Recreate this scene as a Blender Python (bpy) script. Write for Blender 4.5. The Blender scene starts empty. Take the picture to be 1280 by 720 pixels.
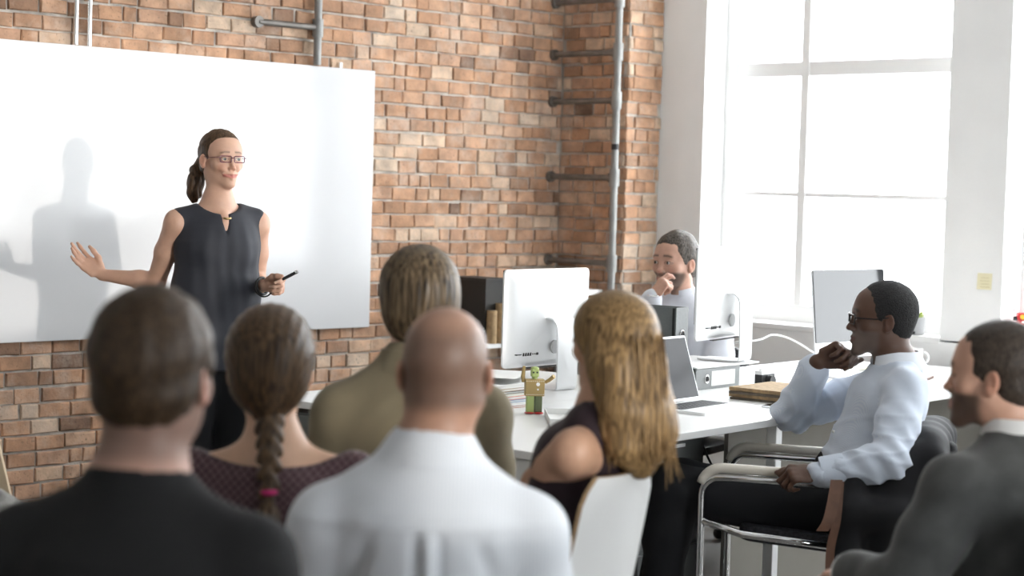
import bpy, bmesh, math, random
import numpy as np
from mathutils import Vector, Matrix
rnd = random.Random(7)
S = bpy.context.scene
COL = bpy.data.collections.new('scene'); S.collection.children.link(COL)

# ------------------------------------------------------------------ camera, world, sun, exposure
FPX = 2333.0                                     # focal length in pixels of the 1280 px wide frame
CAMR = Matrix(((0.700, 0.018, -0.714), (-0.713, 0.057, -0.698), (0.028, 0.998, 0.053)))
CAMP = Vector((0.0, 0.0, 1.5))
_x = CAMR.col[0].normalized(); _z = _x.cross(CAMR.col[1]).normalized(); _y = _z.cross(_x)
CAMR = Matrix((_x, _y, _z)).transposed()
cam_d = bpy.data.cameras.new('camera'); cam = bpy.data.objects.new('camera', cam_d); COL.objects.link(cam)
cam.matrix_world = Matrix.Translation(CAMP) @ CAMR.to_4x4()
cam_d.sensor_width = 36.0; cam_d.lens = FPX / 1280 * 36.0
cam_d.clip_start = 0.05; cam_d.clip_end = 100
cam_d.dof.use_dof = True; cam_d.dof.focus_distance = 6.75; cam_d.dof.aperture_fstop = 2.6
S.camera = cam
S.view_settings.view_transform = 'Standard'; S.view_settings.look = 'None'
S.view_settings.gamma = 1.0; S.view_settings.use_curve_mapping = False
S.view_settings.exposure = 0.32

W = bpy.data.worlds.new('overcast_sky'); S.world = W; W.use_nodes = True
W.node_tree.nodes['Background'].inputs[0].default_value = (0.93, 0.97, 1.0, 1)
W.node_tree.nodes['Background'].inputs[1].default_value = 9.0
sd = bpy.data.lights.new('low_sun', 'SUN'); sun = bpy.data.objects.new('low_sun', sd); COL.objects.link(sun)
sd.energy = 1.05; sd.angle = math.radians(0.9); sd.color = (1.0, 0.95, 0.88)
sun.location = (2, -4, 4)
sun.rotation_euler = Vector((0.13, 1.0, -0.02)).to_track_quat('-Z', 'Y').to_euler()
def portal(name, loc, size, direction):
    d = bpy.data.lights.new(name, 'AREA'); d.shape = 'RECTANGLE'; d.size, d.size_y = size
    o = bpy.data.objects.new(name, d); COL.objects.link(o); o.location = loc
    o.rotation_euler = Vector(direction).to_track_quat('-Z', 'Z').to_euler()
    d.cycles.is_portal = True
    return o

def P(u, v, d):
    """a point seen at pixel (u, v) of the 1280x720 frame, d metres deep in the room"""
    return CAMP + CAMR @ Vector(((u - 640) / FPX * d, -(v - 360) / FPX * d, -d))

# ------------------------------------------------------------------ scene-graph helpers
def tag(o, label=None, cat=None, group=None, kind=None):
    if label: o['label'] = label
    if cat: o['category'] = cat
    if group: o['group'] = group
    if kind: o['kind'] = kind
    return o
def empty(name, loc=(0, 0, 0), rz=0.0, parent=None):
    o = bpy.data.objects.new(name, None); COL.objects.link(o)
    o.location = loc; o.rotation_euler = (0, 0, rz); o.parent = parent
    o.empty_display_size = 0.1
    return o
def link(name, me, parent=None):
    o = bpy.data.objects.new(name, me); COL.objects.link(o); o.parent = parent
    return o
def copy_tree(o, parent=None):
    c = o.copy(); COL.objects.link(c); c.parent = parent
    for ch in [x for x in COL.objects if x.parent == o]:
        copy_tree(ch, c)
    return c

class MB:
    """collects shapes into one bmesh; build() links it as ONE mesh object"""
    def __init__(s): s.bm = bmesh.new()
    def box(s, c, size, rz=0.0, bevel=0.0, rot=None):
        r = bmesh.ops.create_cube(s.bm, size=1.0); vs = r['verts']
        M = Matrix.Translation(c) @ (rot.to_4x4() if rot is not None else Matrix.Rotation(rz, 4, 'Z')) @ Matrix.Diagonal((*size, 1))
        bmesh.ops.transform(s.bm, matrix=M, verts=vs)
        if bevel > 0:
            es = list({e for v in vs for e in v.link_edges})
            bmesh.ops.bevel(s.bm, geom=es, offset=bevel, segments=2, affect='EDGES', profile=0.5)
        return s
    def cyl(s, a, b, r, r2=None, seg=16, caps=True):
        a, b = Vector(a), Vector(b); d = b - a
        M = Matrix.Translation((a + b) / 2) @ d.to_track_quat('Z', 'Y').to_matrix().to_4x4()
        bmesh.ops.create_cone(s.bm, cap_ends=caps, segments=seg, radius1=r, radius2=r if r2 is None else r2, depth=d.length, matrix=M)
        return s
    def ball(s, c, r, scale=(1, 1, 1), seg=16, rot=None):
        M = Matrix.Translation(c) @ (rot.to_4x4() if rot is not None else Matrix.Identity(4)) @ Matrix.Diagonal((*scale, 1))
        bmesh.ops.create_uvsphere(s.bm, u_segments=seg, v_segments=max(6, seg // 2), radius=r, matrix=M)
        return s
    def tube(s, pts, r, seg=8, flat=1.0, up=None, cap=True):
        pts = [Vector(p) for p in pts]; n = len(pts)
        rs = r if isinstance(r, (list, tuple)) else [r] * n
        prev = None; rings = []
        for i, p in enumerate(pts):
            t = (pts[min(i + 1, n - 1)] - pts[max(i - 1, 0)]).normalized()
            if prev is None:
                u = (Vector(up) if up is not None else (Vector((0, 0, 1)) if abs(t.z) < .9 else Vector((1, 0, 0))))
                u = (u - t * u.dot(t)).normalized()
            else:
                u = (prev - t * prev.dot(t)).normalized()
            prev = u; w = t.cross(u)
            rings.append([s.bm.verts.new(p + (u * math.cos(k * 2 * math.pi / seg) * flat + w * math.sin(k * 2 * math.pi / seg)) * rs[i]) for k in range(seg)])
        for a, b in zip(rings, rings[1:]):
            for k in range(seg):
                s.bm.faces.new((a[k], a[(k + 1) % seg], b[(k + 1) % seg], b[k]))
        if cap:
            s.bm.faces.new(rings[0][::-1]); s.bm.faces.new(rings[-1])
        return s
    def prism(s, poly, z0, z1, M=None):
        lo = [s.bm.verts.new((x, y, z0)) for x, y in poly]; hi = [s.bm.verts.new((x, y, z1)) for x, y in poly]
        n = len(poly)
        s.bm.faces.new(lo[::-1]); s.bm.faces.new(hi)
        for k in range(n): s.bm.faces.new((lo[k], lo[(k + 1) % n], hi[(k + 1) % n], hi[k]))
        if M is not None: bmesh.ops.transform(s.bm, matrix=M, verts=lo + hi)
        return s
    def lathe(s, prof, c=(0, 0, 0), seg=24):
        rings = []
        for r, z in prof:
            rings.append([s.bm.verts.new((c[0] + r * math.cos(k * 2 * math.pi / seg), c[1] + r * math.sin(k * 2 * math.pi / seg), c[2] + z)) for k in range(seg)])
        for a, b in zip(rings, rings[1:]):
            for k in range(seg): s.bm.faces.new((a[k], a[(k + 1) % seg], b[(k + 1) % seg], b[k]))
        s.bm.faces.new(rings[0][::-1]); s.bm.faces.new(rings[-1])
        return s
    def grid(s, rows, close=False):
        vs = [[s.bm.verts.new(p) for p in r] for r in rows]
        for a, b in zip(vs, vs[1:]):
            m = len(a)
            for k in range(m if close else m - 1):
                s.bm.faces.new((a[k], a[(k + 1) % m], b[(k + 1) % m], b[k]))
        return s
    def build(s, name, material, parent=None, smooth=False, bevel=0.0, M=None):
        bmesh.ops.recalc_face_normals(s.bm, faces=s.bm.faces)
        if bevel > 0:
            es = [e for e in s.bm.edges if len(e.link_faces) == 2 and e.calc_face_angle(0) > 0.6]
            bmesh.ops.bevel(s.bm, geom=es, offset=bevel, segments=2, affect='EDGES', profile=0.5)
        me = bpy.data.meshes.new(name); s.bm.to_mesh(me); s.bm.free()
        if M is not None: me.transform(M)
        if smooth:
            for p in me.polygons: p.use_smooth = True
            if smooth == 'auto':
                try: me.set_sharp_from_angle(angle=math.radians(40))
                except Exception: pass
        me.materials.append(material)
        return link(name, me, parent)

def arc(c, r, a0, a1, n, ax, ay):
    ax, ay, c = Vector(ax), Vector(ay), Vector(c)
    return [c + ax * math.cos(a0 + (a1 - a0) * i / n) * r + ay * math.sin(a0 + (a1 - a0) * i / n) * r for i in range(n + 1)]
def spline(pts, n=8):
    """Catmull-Rom through points"""
    p = [Vector(q) for q in pts]; p = [2 * p[0] - p[1]] + p + [2 * p[-1] - p[-2]]; out = []
    for i in range(1, len(p) - 2):
        for k in range(n):
            t = k / n
            out.append(0.5 * ((2 * p[i]) + (p[i + 1] - p[i - 1]) * t + (2 * p[i - 1] - 5 * p[i] + 4 * p[i + 1] - p[i + 2]) * t * t + (3 * p[i] - p[i - 1] - 3 * p[i + 1] + p[i + 2]) * t ** 3))
    out.append(p[-2]); return out

# ------------------------------------------------------------------ materials
def mat(name, col=(0.8, 0.8, 0.8), rough=0.5, metal=0.0, var=0.0, nscale=12.0, stretch=(1, 1, 1), bump=0.0, bscale=60.0, attr=False,
        sss=0.0, coat=0.0, spec=0.5, sheen=0.0, emit=0.0, trans=0.0, alpha=1.0):
    m = bpy.data.materials.new(name); m.use_nodes = True; nt = m.node_tree; b = nt.nodes['Principled BSDF']
    b.inputs['Roughness'].default_value = rough; b.inputs['Metallic'].default_value = metal
    b.inputs['Specular IOR Level'].default_value = spec
    b.inputs['Base Color'].default_value = (*col, 1)
    if coat: b.inputs['Coat Weight'].default_value = coat; b.inputs['Coat Roughness'].default_value = 0.08
    if sss:
        b.inputs['Subsurface Weight'].default_value = sss; b.inputs['Subsurface Radius'].default_value = (1.0, 0.35, 0.2); b.inputs['Subsurface Scale'].default_value = 0.008
    if sheen: b.inputs['Sheen Weight'].default_value = sheen; b.inputs['Sheen Roughness'].default_value = 0.4
    if emit: b.inputs['Emission Color'].default_value = (*col, 1); b.inputs['Emission Strength'].default_value = emit
    if trans: b.inputs['Transmission Weight'].default_value = trans
    if alpha < 1: b.inputs['Alpha'].default_value = alpha
    N = nt.nodes.new; L = nt.links.new
    src = None
    if attr:
        a = N('ShaderNodeAttribute'); a.attribute_name = 'Col'; src = a.outputs['Color']
    tc = N('ShaderNodeTexCoord'); mp = N('ShaderNodeMapping'); mp.inputs['Scale'].default_value = stretch
    L(tc.outputs['Object'], mp.inputs['Vector'])
    if var:
        n = N('ShaderNodeTexNoise'); n.inputs['Scale'].default_value = nscale; n.inputs['Detail'].default_value = 5
        L(mp.outputs[0], n.inputs['Vector'])
        mr = N('ShaderNodeMapRange'); mr.inputs[1].default_value = 0.3; mr.inputs[2].default_value = 0.7
        mr.inputs[3].default_value = 1 - var; mr.inputs[4].default_value = 1 + var
        L(n.outputs['Fac'], mr.inputs[0])
        mx = N('ShaderNodeMix'); mx.data_type = 'RGBA'; mx.blend_type = 'MULTIPLY'; mx.inputs[0].default_value = 1
        if src: L(src, mx.inputs[6])
        else: mx.inputs[6].default_value = (*col, 1)
        L(mr.outputs[0], mx.inputs[7]); src = mx.outputs[2]
    if src: L(src, b.inputs['Base Color'])
    if bump:
        n2 = N('ShaderNodeTexNoise'); n2.inputs['Scale'].default_value = bscale; n2.inputs['Detail'].default_value = 4
        L(mp.outputs[0], n2.inputs['Vector'])
        bp = N('ShaderNodeBump'); bp.inputs['Strength'].default_value = 1.0; bp.inputs['Distance'].default_value = bump
        L(n2.outputs['Fac'], bp.inputs['Height']); L(bp.outputs[0], b.inputs['Normal'])
    return m
def nodes(m): return m.node_tree.nodes, m.node_tree.links, m.node_tree.nodes['Principled BSDF']

M_white_wall = mat('white_plaster', (0.91, 0.91, 0.90), 0.7, var=0.03, nscale=3, bump=0.0006, bscale=80)
M_ceiling = mat('white_ceiling', (0.8, 0.8, 0.79), 0.85, var=0.03)
M_room = mat('loft_white_plaster', (0.80, 0.79, 0.77), 0.8, var=0.06, nscale=2)
M_floor = mat('grey_concrete', (0.17, 0.16, 0.145), 0.42, var=0.18, nscale=2.5, bump=0.0005, bscale=40)
M_frame = mat('white_window_paint', (0.91, 0.91, 0.90), 0.45)
M_desk = mat('white_laminate', (0.88, 0.88, 0.87), 0.32, var=0.01)
M_deskedge = mat('white_edging', (0.8, 0.8, 0.79), 0.4)
M_panel = mat('warm_grey_panel', (0.22, 0.205, 0.18), 0.5, var=0.03)
M_dgrey = mat('dark_grey_metal', (0.12, 0.13, 0.13), 0.4, metal=0.2)
M_black = mat('black_plastic', (0.012, 0.012, 0.013), 0.4)
M_chrome = mat('chrome', (0.82, 0.82, 0.82), 0.12, metal=1.0)
M_pipe = mat('galvanised_pipe', (0.33, 0.33, 0.32), 0.55, metal=0.45, var=0.2, nscale=9, bump=0.0004)
M_pipe_dark = mat('dull_steel_pipe', (0.2, 0.185, 0.17), 0.5, metal=0.6, var=0.25, nscale=14)
M_alu = mat('satin_aluminium', (0.86, 0.865, 0.87), 0.34, metal=0.25)
# ------------------------------------------------------------------ room shell
YW, XC, YP, XW, XG = 6.91, 7.399, 6.435, 7.664, 7.846     # brick wall, pier face, pier front, window wall, glass plane
ROOM = (-3.0, -2.6)                                        # left wall x, near wall y
CEIL = 3.7
def struct(name, mb, material, parent=None, **k):
    o = mb.build(name, material, parent, **k); o['kind'] = 'structure'; return o
struct('floor', MB().box(((ROOM[0] + 8) / 2, (ROOM[1] + 7) / 2, -0.05), (8 - ROOM[0] + .3, 7 - ROOM[1] + .5, 0.1)), M_floor)
struct('ceiling', MB().box(((ROOM[0] + 8) / 2, (ROOM[1] + 7) / 2, CEIL + .05), (8 - ROOM[0] + .3, 7 - ROOM[1] + .5, 0.1)), M_ceiling)
struct('wall_left', MB().box((ROOM[0] - .1, (ROOM[1] + 7) / 2, CEIL / 2), (0.2, 7 - ROOM[1] + .5, CEIL)), M_room)

# near wall (behind the camera) with unseen opening added to shape the sun beam
NX0, NX1, NZ0, NZ1 = 1.5, 3.98, 1.00, 2.35
b = MB(); yb = ROOM[1] - .1
b.box(((ROOM[0] + NX0) / 2, yb, CEIL / 2), (NX0 - ROOM[0], .2, CEIL)); b.box(((NX1 + 8) / 2, yb, CEIL / 2), (8 - NX1, .2, CEIL))
b.box(((NX0 + NX1) / 2, yb, NZ0 / 2), (NX1 - NX0, .2, NZ0)); b.box(((NX0 + NX1) / 2, yb, (NZ1 + CEIL) / 2), (NX1 - NX0, .2, CEIL - NZ1))
struct('wall_near', b, M_room)
portal('daylight_near', ((NX0 + NX1) / 2, yb, (NZ0 + NZ1) / 2), (NX1 - NX0, NZ1 - NZ0), (0, 1, 0))

# window wall: sill band, lintel and piers between four windows
WZ0, WZ1 = 0.85, 3.35
wins = [(4.68, 6.137), (2.9, 4.366), (1.12, 2.586), (-0.66, 0.806)]
b = MB(); tw = 0.5; xc = XW + tw / 2
b.box((xc, (ROOM[1] + YP) / 2, WZ0 / 2 - .005), (tw, YP - ROOM[1], WZ0 - .01)); b.box((xc, (ROOM[1] + YP) / 2, (WZ1 + CEIL) / 2), (tw, YP - ROOM[1], CEIL - WZ1))
ys = [YP] + [y for w in wins for y in (w[1], w[0])] + [ROOM[1]]
for i in range(0, len(ys), 2):
    b.box((xc, (ys[i] + ys[i + 1]) / 2, (WZ0 + WZ1) / 2), (tw, ys[i] - ys[i + 1], WZ1 - WZ0))
struct('wall_right', b, M_white_wall)

m = bpy.data.materials.new('window_glass'); m.use_nodes = True; nt = m.node_tree; nt.nodes.clear()
o_ = nt.nodes.new('ShaderNodeOutputMaterial'); mixs = nt.nodes.new('ShaderNodeMixShader'); tr = nt.nodes.new('ShaderNodeBsdfTransparent'); gl = nt.nodes.new('ShaderNodeBsdfGlossy')
gl.inputs['Roughness'].default_value = 0.02; mixs.inputs[0].default_value = 0.05
nt.links.new(tr.outputs[0], mixs.inputs[1]); nt.links.new(gl.outputs[0], mixs.inputs[2]); nt.links.new(mixs.outputs[0], o_.inputs[0])
M_glass = m
for i, (y0, y1) in enumerate(wins):
    w = empty('window_%d' % (i + 1), (XG, (y0 + y1) / 2, WZ0)); w['kind'] = 'structure'
    hw = (y1 - y0) / 2; hh = WZ1 - WZ0
    fr = MB()
    fr.box((.03, hw - .03, hh / 2), (.07, .064, hh)); fr.box((.03, -hw + .03, hh / 2), (.07, .064, hh))
    fr.box((.03, 0, .05), (.07, hw * 2 - .12, .1)); fr.box((.03, 0, hh - .05), (.07, hw * 2 - .12, .1))
    fr.build('window_frame', M_frame, w, bevel=.004)
    ym = 5.636 - (4.68 + 6.137) / 2
    MB().box((.03, ym, hh / 2), (.06, .05, hh - .2)).build('mullion', M_frame, w, bevel=.004)
    for zz, th in ((2.155 - WZ0, .075), (1.514 - WZ0, .024)):
        for a, c in ((-hw + .06, ym - .025), (ym + .025, hw - .06)):
            MB().box((.03, (a + c) / 2, zz), (.05, c - a, th)).build('glazing_bar', M_frame, w, bevel=.003)
    for a, c in ((-hw + .06, ym - .025), (ym + .025, hw - .06)):
        for z0, z1 in ((.1, 1.514 - WZ0 - .012), (1.514 - WZ0 + .012, 2.155 - WZ0 - .037), (2.155 - WZ0 + .037, hh - .1)):
            MB().box((.03, (a + c) / 2, (z0 + z1) / 2), (.006, c - a - .004, z1 - z0 - .004)).build('pane', M_glass, w)
    MB().box((-.09, 0, -.005), (.19, hw * 2 - .004, .03)).build('window_sill', M_frame, w, bevel=.004)
    portal('daylight_%d' % (i + 1), (XG + .28, (y0 + y1) / 2, (WZ0 + WZ1) / 2), (hw * 2, hh), (-1, 0, 0))
struct('baseboard_right', MB().box((XW - .008, (ROOM[1] + YP) / 2, .05), (.014, YP - ROOM[1] - .02, .1)), M_frame, bevel=.003)

# bricks -----------------------------------------------------------
COURSE, BL, BD = 0.068, 0.145, 0.009
def brick_mat(name, per_island):
    m = mat(name, (0.5, 0.25, 0.13), 0.85); N, L, b = nodes(m); nn = m.node_tree.nodes.new
    if per_island: g = nn('ShaderNodeNewGeometry'); r = g.outputs['Random Per Island']
    else: g = nn('ShaderNodeObjectInfo'); r = g.outputs['Random']
    cr = nn('ShaderNodeValToRGB'); e = cr.color_ramp.elements
    stops = [(0, (0.20, 0.12, 0.08)), (0.07, (0.36, 0.205, 0.125)), (.3, (0.47, 0.265, 0.155)), (.55, (0.54, 0.325, 0.205)), (.75, (0.50, 0.30, 0.195)), (.9, (0.60, 0.42, 0.29)), (1, (0.62, 0.48, 0.36))]
    e[0].position, e[0].color = stops[0][0], (*stops[0][1], 1); e[1].position, e[1].color = 1.0, (*stops[-1][1], 1)
    for p_, c_ in stops[1:-1]: q = e.new(p_); q.color = (*c_, 1)
    L.new(r, cr.inputs[0])
    geo = nn('ShaderNodeNewGeometry')
    n1 = nn('ShaderNodeTexNoise'); n1.inputs['Scale'].default_value = 14; n1.inputs['Detail'].default_value = 6; L.new(geo.outputs['Position'], n1.inputs['Vector'])
    mr = nn('ShaderNodeMapRange'); mr.inputs[1].default_value = .25; mr.inputs[2].default_value = .75; mr.inputs[3].default_value = .62; mr.inputs[4].default_value = 1.34; L.new(n1.outputs[0], mr.inputs[0])
    mx = nn('ShaderNodeMix'); mx.data_type = 'RGBA'; mx.blend_type = 'MULTIPLY'; mx.inputs[0].default_value = 1
    L.new(cr.outputs[0], mx.inputs[6]); L.new(mr.outputs[0], mx.inputs[7])
    # lime bloom left on old brick faces
    n2 = nn('ShaderNodeTexNoise'); n2.inputs['Scale'].default_value = 5; n2.inputs['Detail'].default_value = 8; n2.inputs['Roughness'].default_value = .7; L.new(geo.outputs['Position'], n2.inputs['Vector'])
    mr2 = nn('ShaderNodeMapRange'); mr2.inputs[1].default_value = .50; mr2.inputs[2].default_value = .76; mr2.inputs[3].default_value = 0; mr2.inputs[4].default_value = .65; L.new(n2.outputs[0], mr2.inputs[0])
    mx2 = nn('ShaderNodeMix'); mx2.data_type = 'RGBA'; L.new(mr2.outputs[0], mx2.inputs[0]); L.new(mx.outputs[2], mx2.inputs[6]); mx2.inputs[7].default_value = (.66, .56, .47, 1)
    # dark pits
    v = nn('ShaderNodeTexNoise'); v.inputs['Scale'].default_value = 90; v.inputs['Detail'].default_value = 3; L.new(geo.outputs['Position'], v.inputs['Vector'])
    mr3 = nn('ShaderNodeMapRange'); mr3.inputs[1].default_value = .27; mr3.inputs[2].default_value = .38; mr3.inputs[3].default_value = .45; mr3.inputs[4].default_value = 1; L.new(v.outputs[0], mr3.inputs[0])
    mx3 = nn('ShaderNodeMix'); mx3.data_type = 'RGBA'; mx3.blend_type = 'MULTIPLY'; mx3.inputs[0].default_value = 1; L.new(mx2.outputs[2], mx3.inputs[6]); L.new(mr3.outputs[0], mx3.inputs[7])
    L.new(mx3.outputs[2], b.inputs['Base Color'])
    bp = nn('ShaderNodeBump'); bp.inputs['Distance'].default_value = .004; L.new(n1.outputs[0], bp.inputs['Height'])
    bp2 = nn('ShaderNodeBump'); bp2.inputs['Distance'].default_value = .0015; L.new(v.outputs[0], bp2.inputs['Height']); L.new(bp.outputs[0], bp2.inputs['Normal'])
    L.new(bp2.outputs[0], b.inputs['Normal'])
    return m
M_brick = brick_mat('red_brick', False); M_brick_i = brick_mat('red_brick_far', True)
M_mortar = mat('lime_mortar', (0.54, 0.50, 0.45), 0.95, var=0.35, nscale=16, bump=0.004, bscale=45)

def brick_geo(l, h, r, depth=BD):
    """chipped brick face standing proud of the mortar; local x = length, y = out of the wall (negative), z = height"""
    j = lambda s: r.uniform(-s, s)
    out = -depth - r.uniform(-.002, .006)
    V = []
    for y, ins, jit in ((0.006, 0, 0), (out * .55, 0.0, .0026), (out, .0040, .0030)):
        for sx, sz in ((-1, -1), (0, -1), (1, -1), (1, 1), (0, 1), (-1, 1)):
            V.append((sx * (l / 2 - ins) + j(jit), y + j(jit * .6), sz * (h / 2 - ins) + j(jit)))
    F = []
    for a in (0, 6):
        for k in range(6): F.append((a + k, a + (k + 1) % 6, a + 6 + (k + 1) % 6, a + 6 + k))
    F += [(12, 13, 16, 17), (13, 14, 15, 16)]
    return V, F
def courses(x0, x1, z0, z1, r, bl=BL):
    """(x centre, z centre, length) of every brick of a rough bond"""
    out = []; k = 0; z = z0
    while z < z1:
        x = x0 - r.uniform(0, 1) * bl - (k % 2) * bl / 2
        while x < x1:
            l = bl * (r.uniform(.86, 1.12) if r.random() > .22 else r.uniform(.45, .68))
            a, b_ = max(x, x0), min(x + l, x1)
            if b_ - a > .03: out.append(((a + b_) / 2, z + COURSE / 2 + r.uniform(-.0025, .0025), b_ - a - r.uniform(.005, .011)))
            x += l
        z += COURSE; k += 1
    return out
def brickwork(parent, lst, M, r, n_single, score):
    """the n_single bricks that show largest become objects, the others one joined part"""
    lst = sorted(lst, key=score); single, rest = lst[:n_single], lst[n_single:]
    cache = {}
    for x, z, l in single:
        key = (round(l / .012), r.randrange(4))
        if key not in cache:
            V, F = brick_geo(l, COURSE - r.uniform(.006, .012), r); me = bpy.data.meshes.new('brick'); me.from_pydata(V, [], F); me.materials.append(M_brick)
            for p in me.polygons: p.use_smooth = False
            cache[key] = me
        o = link('brick', cache[key], parent); o.matrix_local = M @ Matrix.Translation((x, 0, z)) @ Matrix.Rotation(r.uniform(-.006, .006), 4, 'Y') @ Matrix.Rotation(r.uniform(-.012, .012), 4, 'Z')
    if rest:
        VV, FF = [], []
        for x, z, l in rest:
            V, F = brick_geo(l, COURSE - r.uniform(.006, .012), r); n0 = len(VV)
            VV += [M @ Vector((a + x, b_, c + z)) for a, b_, c in V]; FF += [tuple(i + n0 for i in f) for f in F]
        me = bpy.data.meshes.new('bricks'); me.from_pydata(VV, [], FF); me.materials.append(M_brick_i)
        o = link('bricks', me, parent); o['kind'] = 'stuff'
BX0 = 2.4
wf = struct('wall_far', MB().box(((ROOM[0] + 8.2) / 2, YW + .15, CEIL / 2), (8.2 - ROOM[0], .3, CEIL)), M_mortar)
r1 = random.Random(3)
def sc_far(t):
    x, z, l = t; p = CAMR.transposed() @ (Vector((x, YW, z)) - CAMP); u, v = 640 + FPX * p.x / -p.z, 360 - FPX * p.y / -p.z
    hid = (3.0 < x < 6.0 and .84 < z < 2.02) or not (-20 < u < 705 and -15 < v < 640) or (150 < u < 620 and v > 500)
    return (1 if hid else 0, u)
brickwork(wf, courses(BX0, XC - .002, 0.0, 3.3, r1), Matrix.Translation((0, YW, 0)), r1, 300, sc_far)
# corner pier: dark return towards the room and bright face towards the camera
wp = struct('wall_corner', MB().box(((XC + 8.15) / 2, (YP + YW) / 2, CEIL / 2), (8.15 - XC, YW - YP, CEIL)), M_mortar)
r2 = random.Random(11)
Mside = Matrix.Translation((XC, 0, 0)) @ Matrix.Rotation(-math.pi / 2, 4, 'Z')      # local x -> world -y, outward -> -x
brickwork(wp, courses(-YW + BD, -YP, 0.0, 3.3, r2), Mside, r2, 130, lambda t: abs(t[1] - 1.7))
brickwork(wp, courses(XC - .012, XW - .002, 0.0, 3.3, r2, BL * 1.05), Matrix.Translation((0, YP, 0)), r2, 110, lambda t: abs(t[1] - 1.7))

# whiteboard ----------------------------------------------------------
M_board = mat('gloss_white_enamel', (0.69, 0.69, 0.70), 0.14, spec=0.5, bump=0.0012, bscale=2.2, coat=0.3)
wb = empty('whiteboard', (4.45, 6.872, 0.807)); tag(wb, 'large frameless glossy whiteboard mounted on the brick wall', 'whiteboard')
MB().box((0.0, .012, .6245), (3.16, .022, 1.249)).build('panel', M_board, wb, bevel=.002)
for dx in (-1.3, -.4, .5, 1.4):
    MB().cyl((dx, .02, 1.235), (dx, .036, 1.235), .014).build('wall_spacer', M_pipe, wb)
MB().box((1.37, .012, 1.262), (.02, .006, .03), bevel=.004).build('hanging_tab', M_frame, wb)
# ------------------------------------------------------------------ desks and what stands on them
DO = Vector((3.904, 3.671, 0)); DA = math.atan2(.0968, .9953)
DM = Matrix.Translation(DO) @ Matrix.Rotation(DA, 4, 'Z')
def D(a, b, z): return DM @ Vector((a, b, z))
TOP = 0.74
def on_desk(name, a, b, z=TOP, rz=0.0): return empty(name, D(a, b, z), DA + rz)

def desk(a0, a1, b0, b1, label, front_panel=None, end=None):
    t = empty('office_desk', D((a0 + a1) / 2, (b0 + b1) / 2, 0), DA); tag(t, label, 'desk', 'white desks of the shared bench')
    w, d = a1 - a0 - .004, b1 - b0 - .004
    MB().box((0, 0, TOP - .0125), (w, d, .025)).build('desk_top', M_desk, t, bevel=.0025)
    if end:
        for s in end: MB().box((s * (w / 2 - .03), 0, (TOP - .03) / 2), (.022, d - .06, TOP - .03)).build('end_panel', M_deskedge, t, bevel=.002)
    for sx in (-1, 1):
        for sy in (-1, 1):
            if (end and sx in end) or (front_panel and sy < 0): continue
            MB().box((sx * (w / 2 - .06), sy * (d / 2 - .06), (TOP - .026) / 2), (.04, .04, TOP - .026)).build('leg', M_alu, t, bevel=.003)
    if front_panel:
        fa0, fa1, fb, fz0 = front_panel
        MB().box(((fa0 + fa1) / 2 - (a0 + a1) / 2, fb - (b0 + b1) / 2, (TOP - .03 + fz0) / 2), (fa1 - fa0, .018, TOP - .03 - fz0)).build('modesty_panel', M_panel, t, bevel=.002)
    return t
desk(0, 1.45, 0, .8, 'white desk with laptop and green toy robot at the end of the bench', end=(-1,))
desk(1.45, 3.7, 0, .8, 'white desk with brown file stack beside the window', front_panel=(1.47, 3.64, .31, .02))
desk(.36, 1.95, .8, 1.58, 'white desk carrying the pale computer nearest the whiteboard')
desk(1.95, 3.6, .8, 1.12, 'white desk in the corner below the tall window')
# under-desk storage
t = on_desk('drawer_pedestal', 1.30, .57, 0); tag(t, 'dark grey drawer pedestal under the white desk', 'cabinet')
MB().box((0, 0.05, .35), (.42, .36, .64)).build('body', M_dgrey, t, bevel=.004)
for k in range(3):
    q = MB().box((.0, -.138, .13 + k * .21), (.40, .016, .195)).build('drawer', M_dgrey, t, bevel=.003)
    MB().box((0, -.152, .18 + k * .21), (.12, .012, .012)).build('handle', M_alu, q)
for sx in (-1, 1):
    for sy in (-1, 1): MB().ball((sx * .17, sy * .1 + .05, .016), .016, seg=10).build('caster', M_black, t)
M_cab = mat('grey_steel_cabinet', (0.17, 0.185, 0.18), 0.45, metal=.1)
M_cabin = mat('cabinet_inside', (0.07, 0.075, 0.08), 0.6)
t = on_desk('open_cabinet', .62, 1.40, 0); tag(t, 'open grey steel cabinet under a white desk by the brick wall', 'cabinet')
for sx in (-1, 1): MB().box((sx * .245, 0, .35), (.03, .36, .68)).build('side_panel', M_cab, t, bevel=.002)
MB().box((0, 0, .67), (.46, .36, .05)).build('top_panel', M_cab, t, bevel=.002)
MB().box((0, 0, .03), (.46, .36, .05)).build('base_panel', M_cab, t, bevel=.002)
MB().box((0, .17, .35), (.46, .015, .58)).build('back_panel', M_cabin, t)
MB().box((0, 0, .34), (.46, .34, .02)).build('shelf', M_cab, t)

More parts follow.
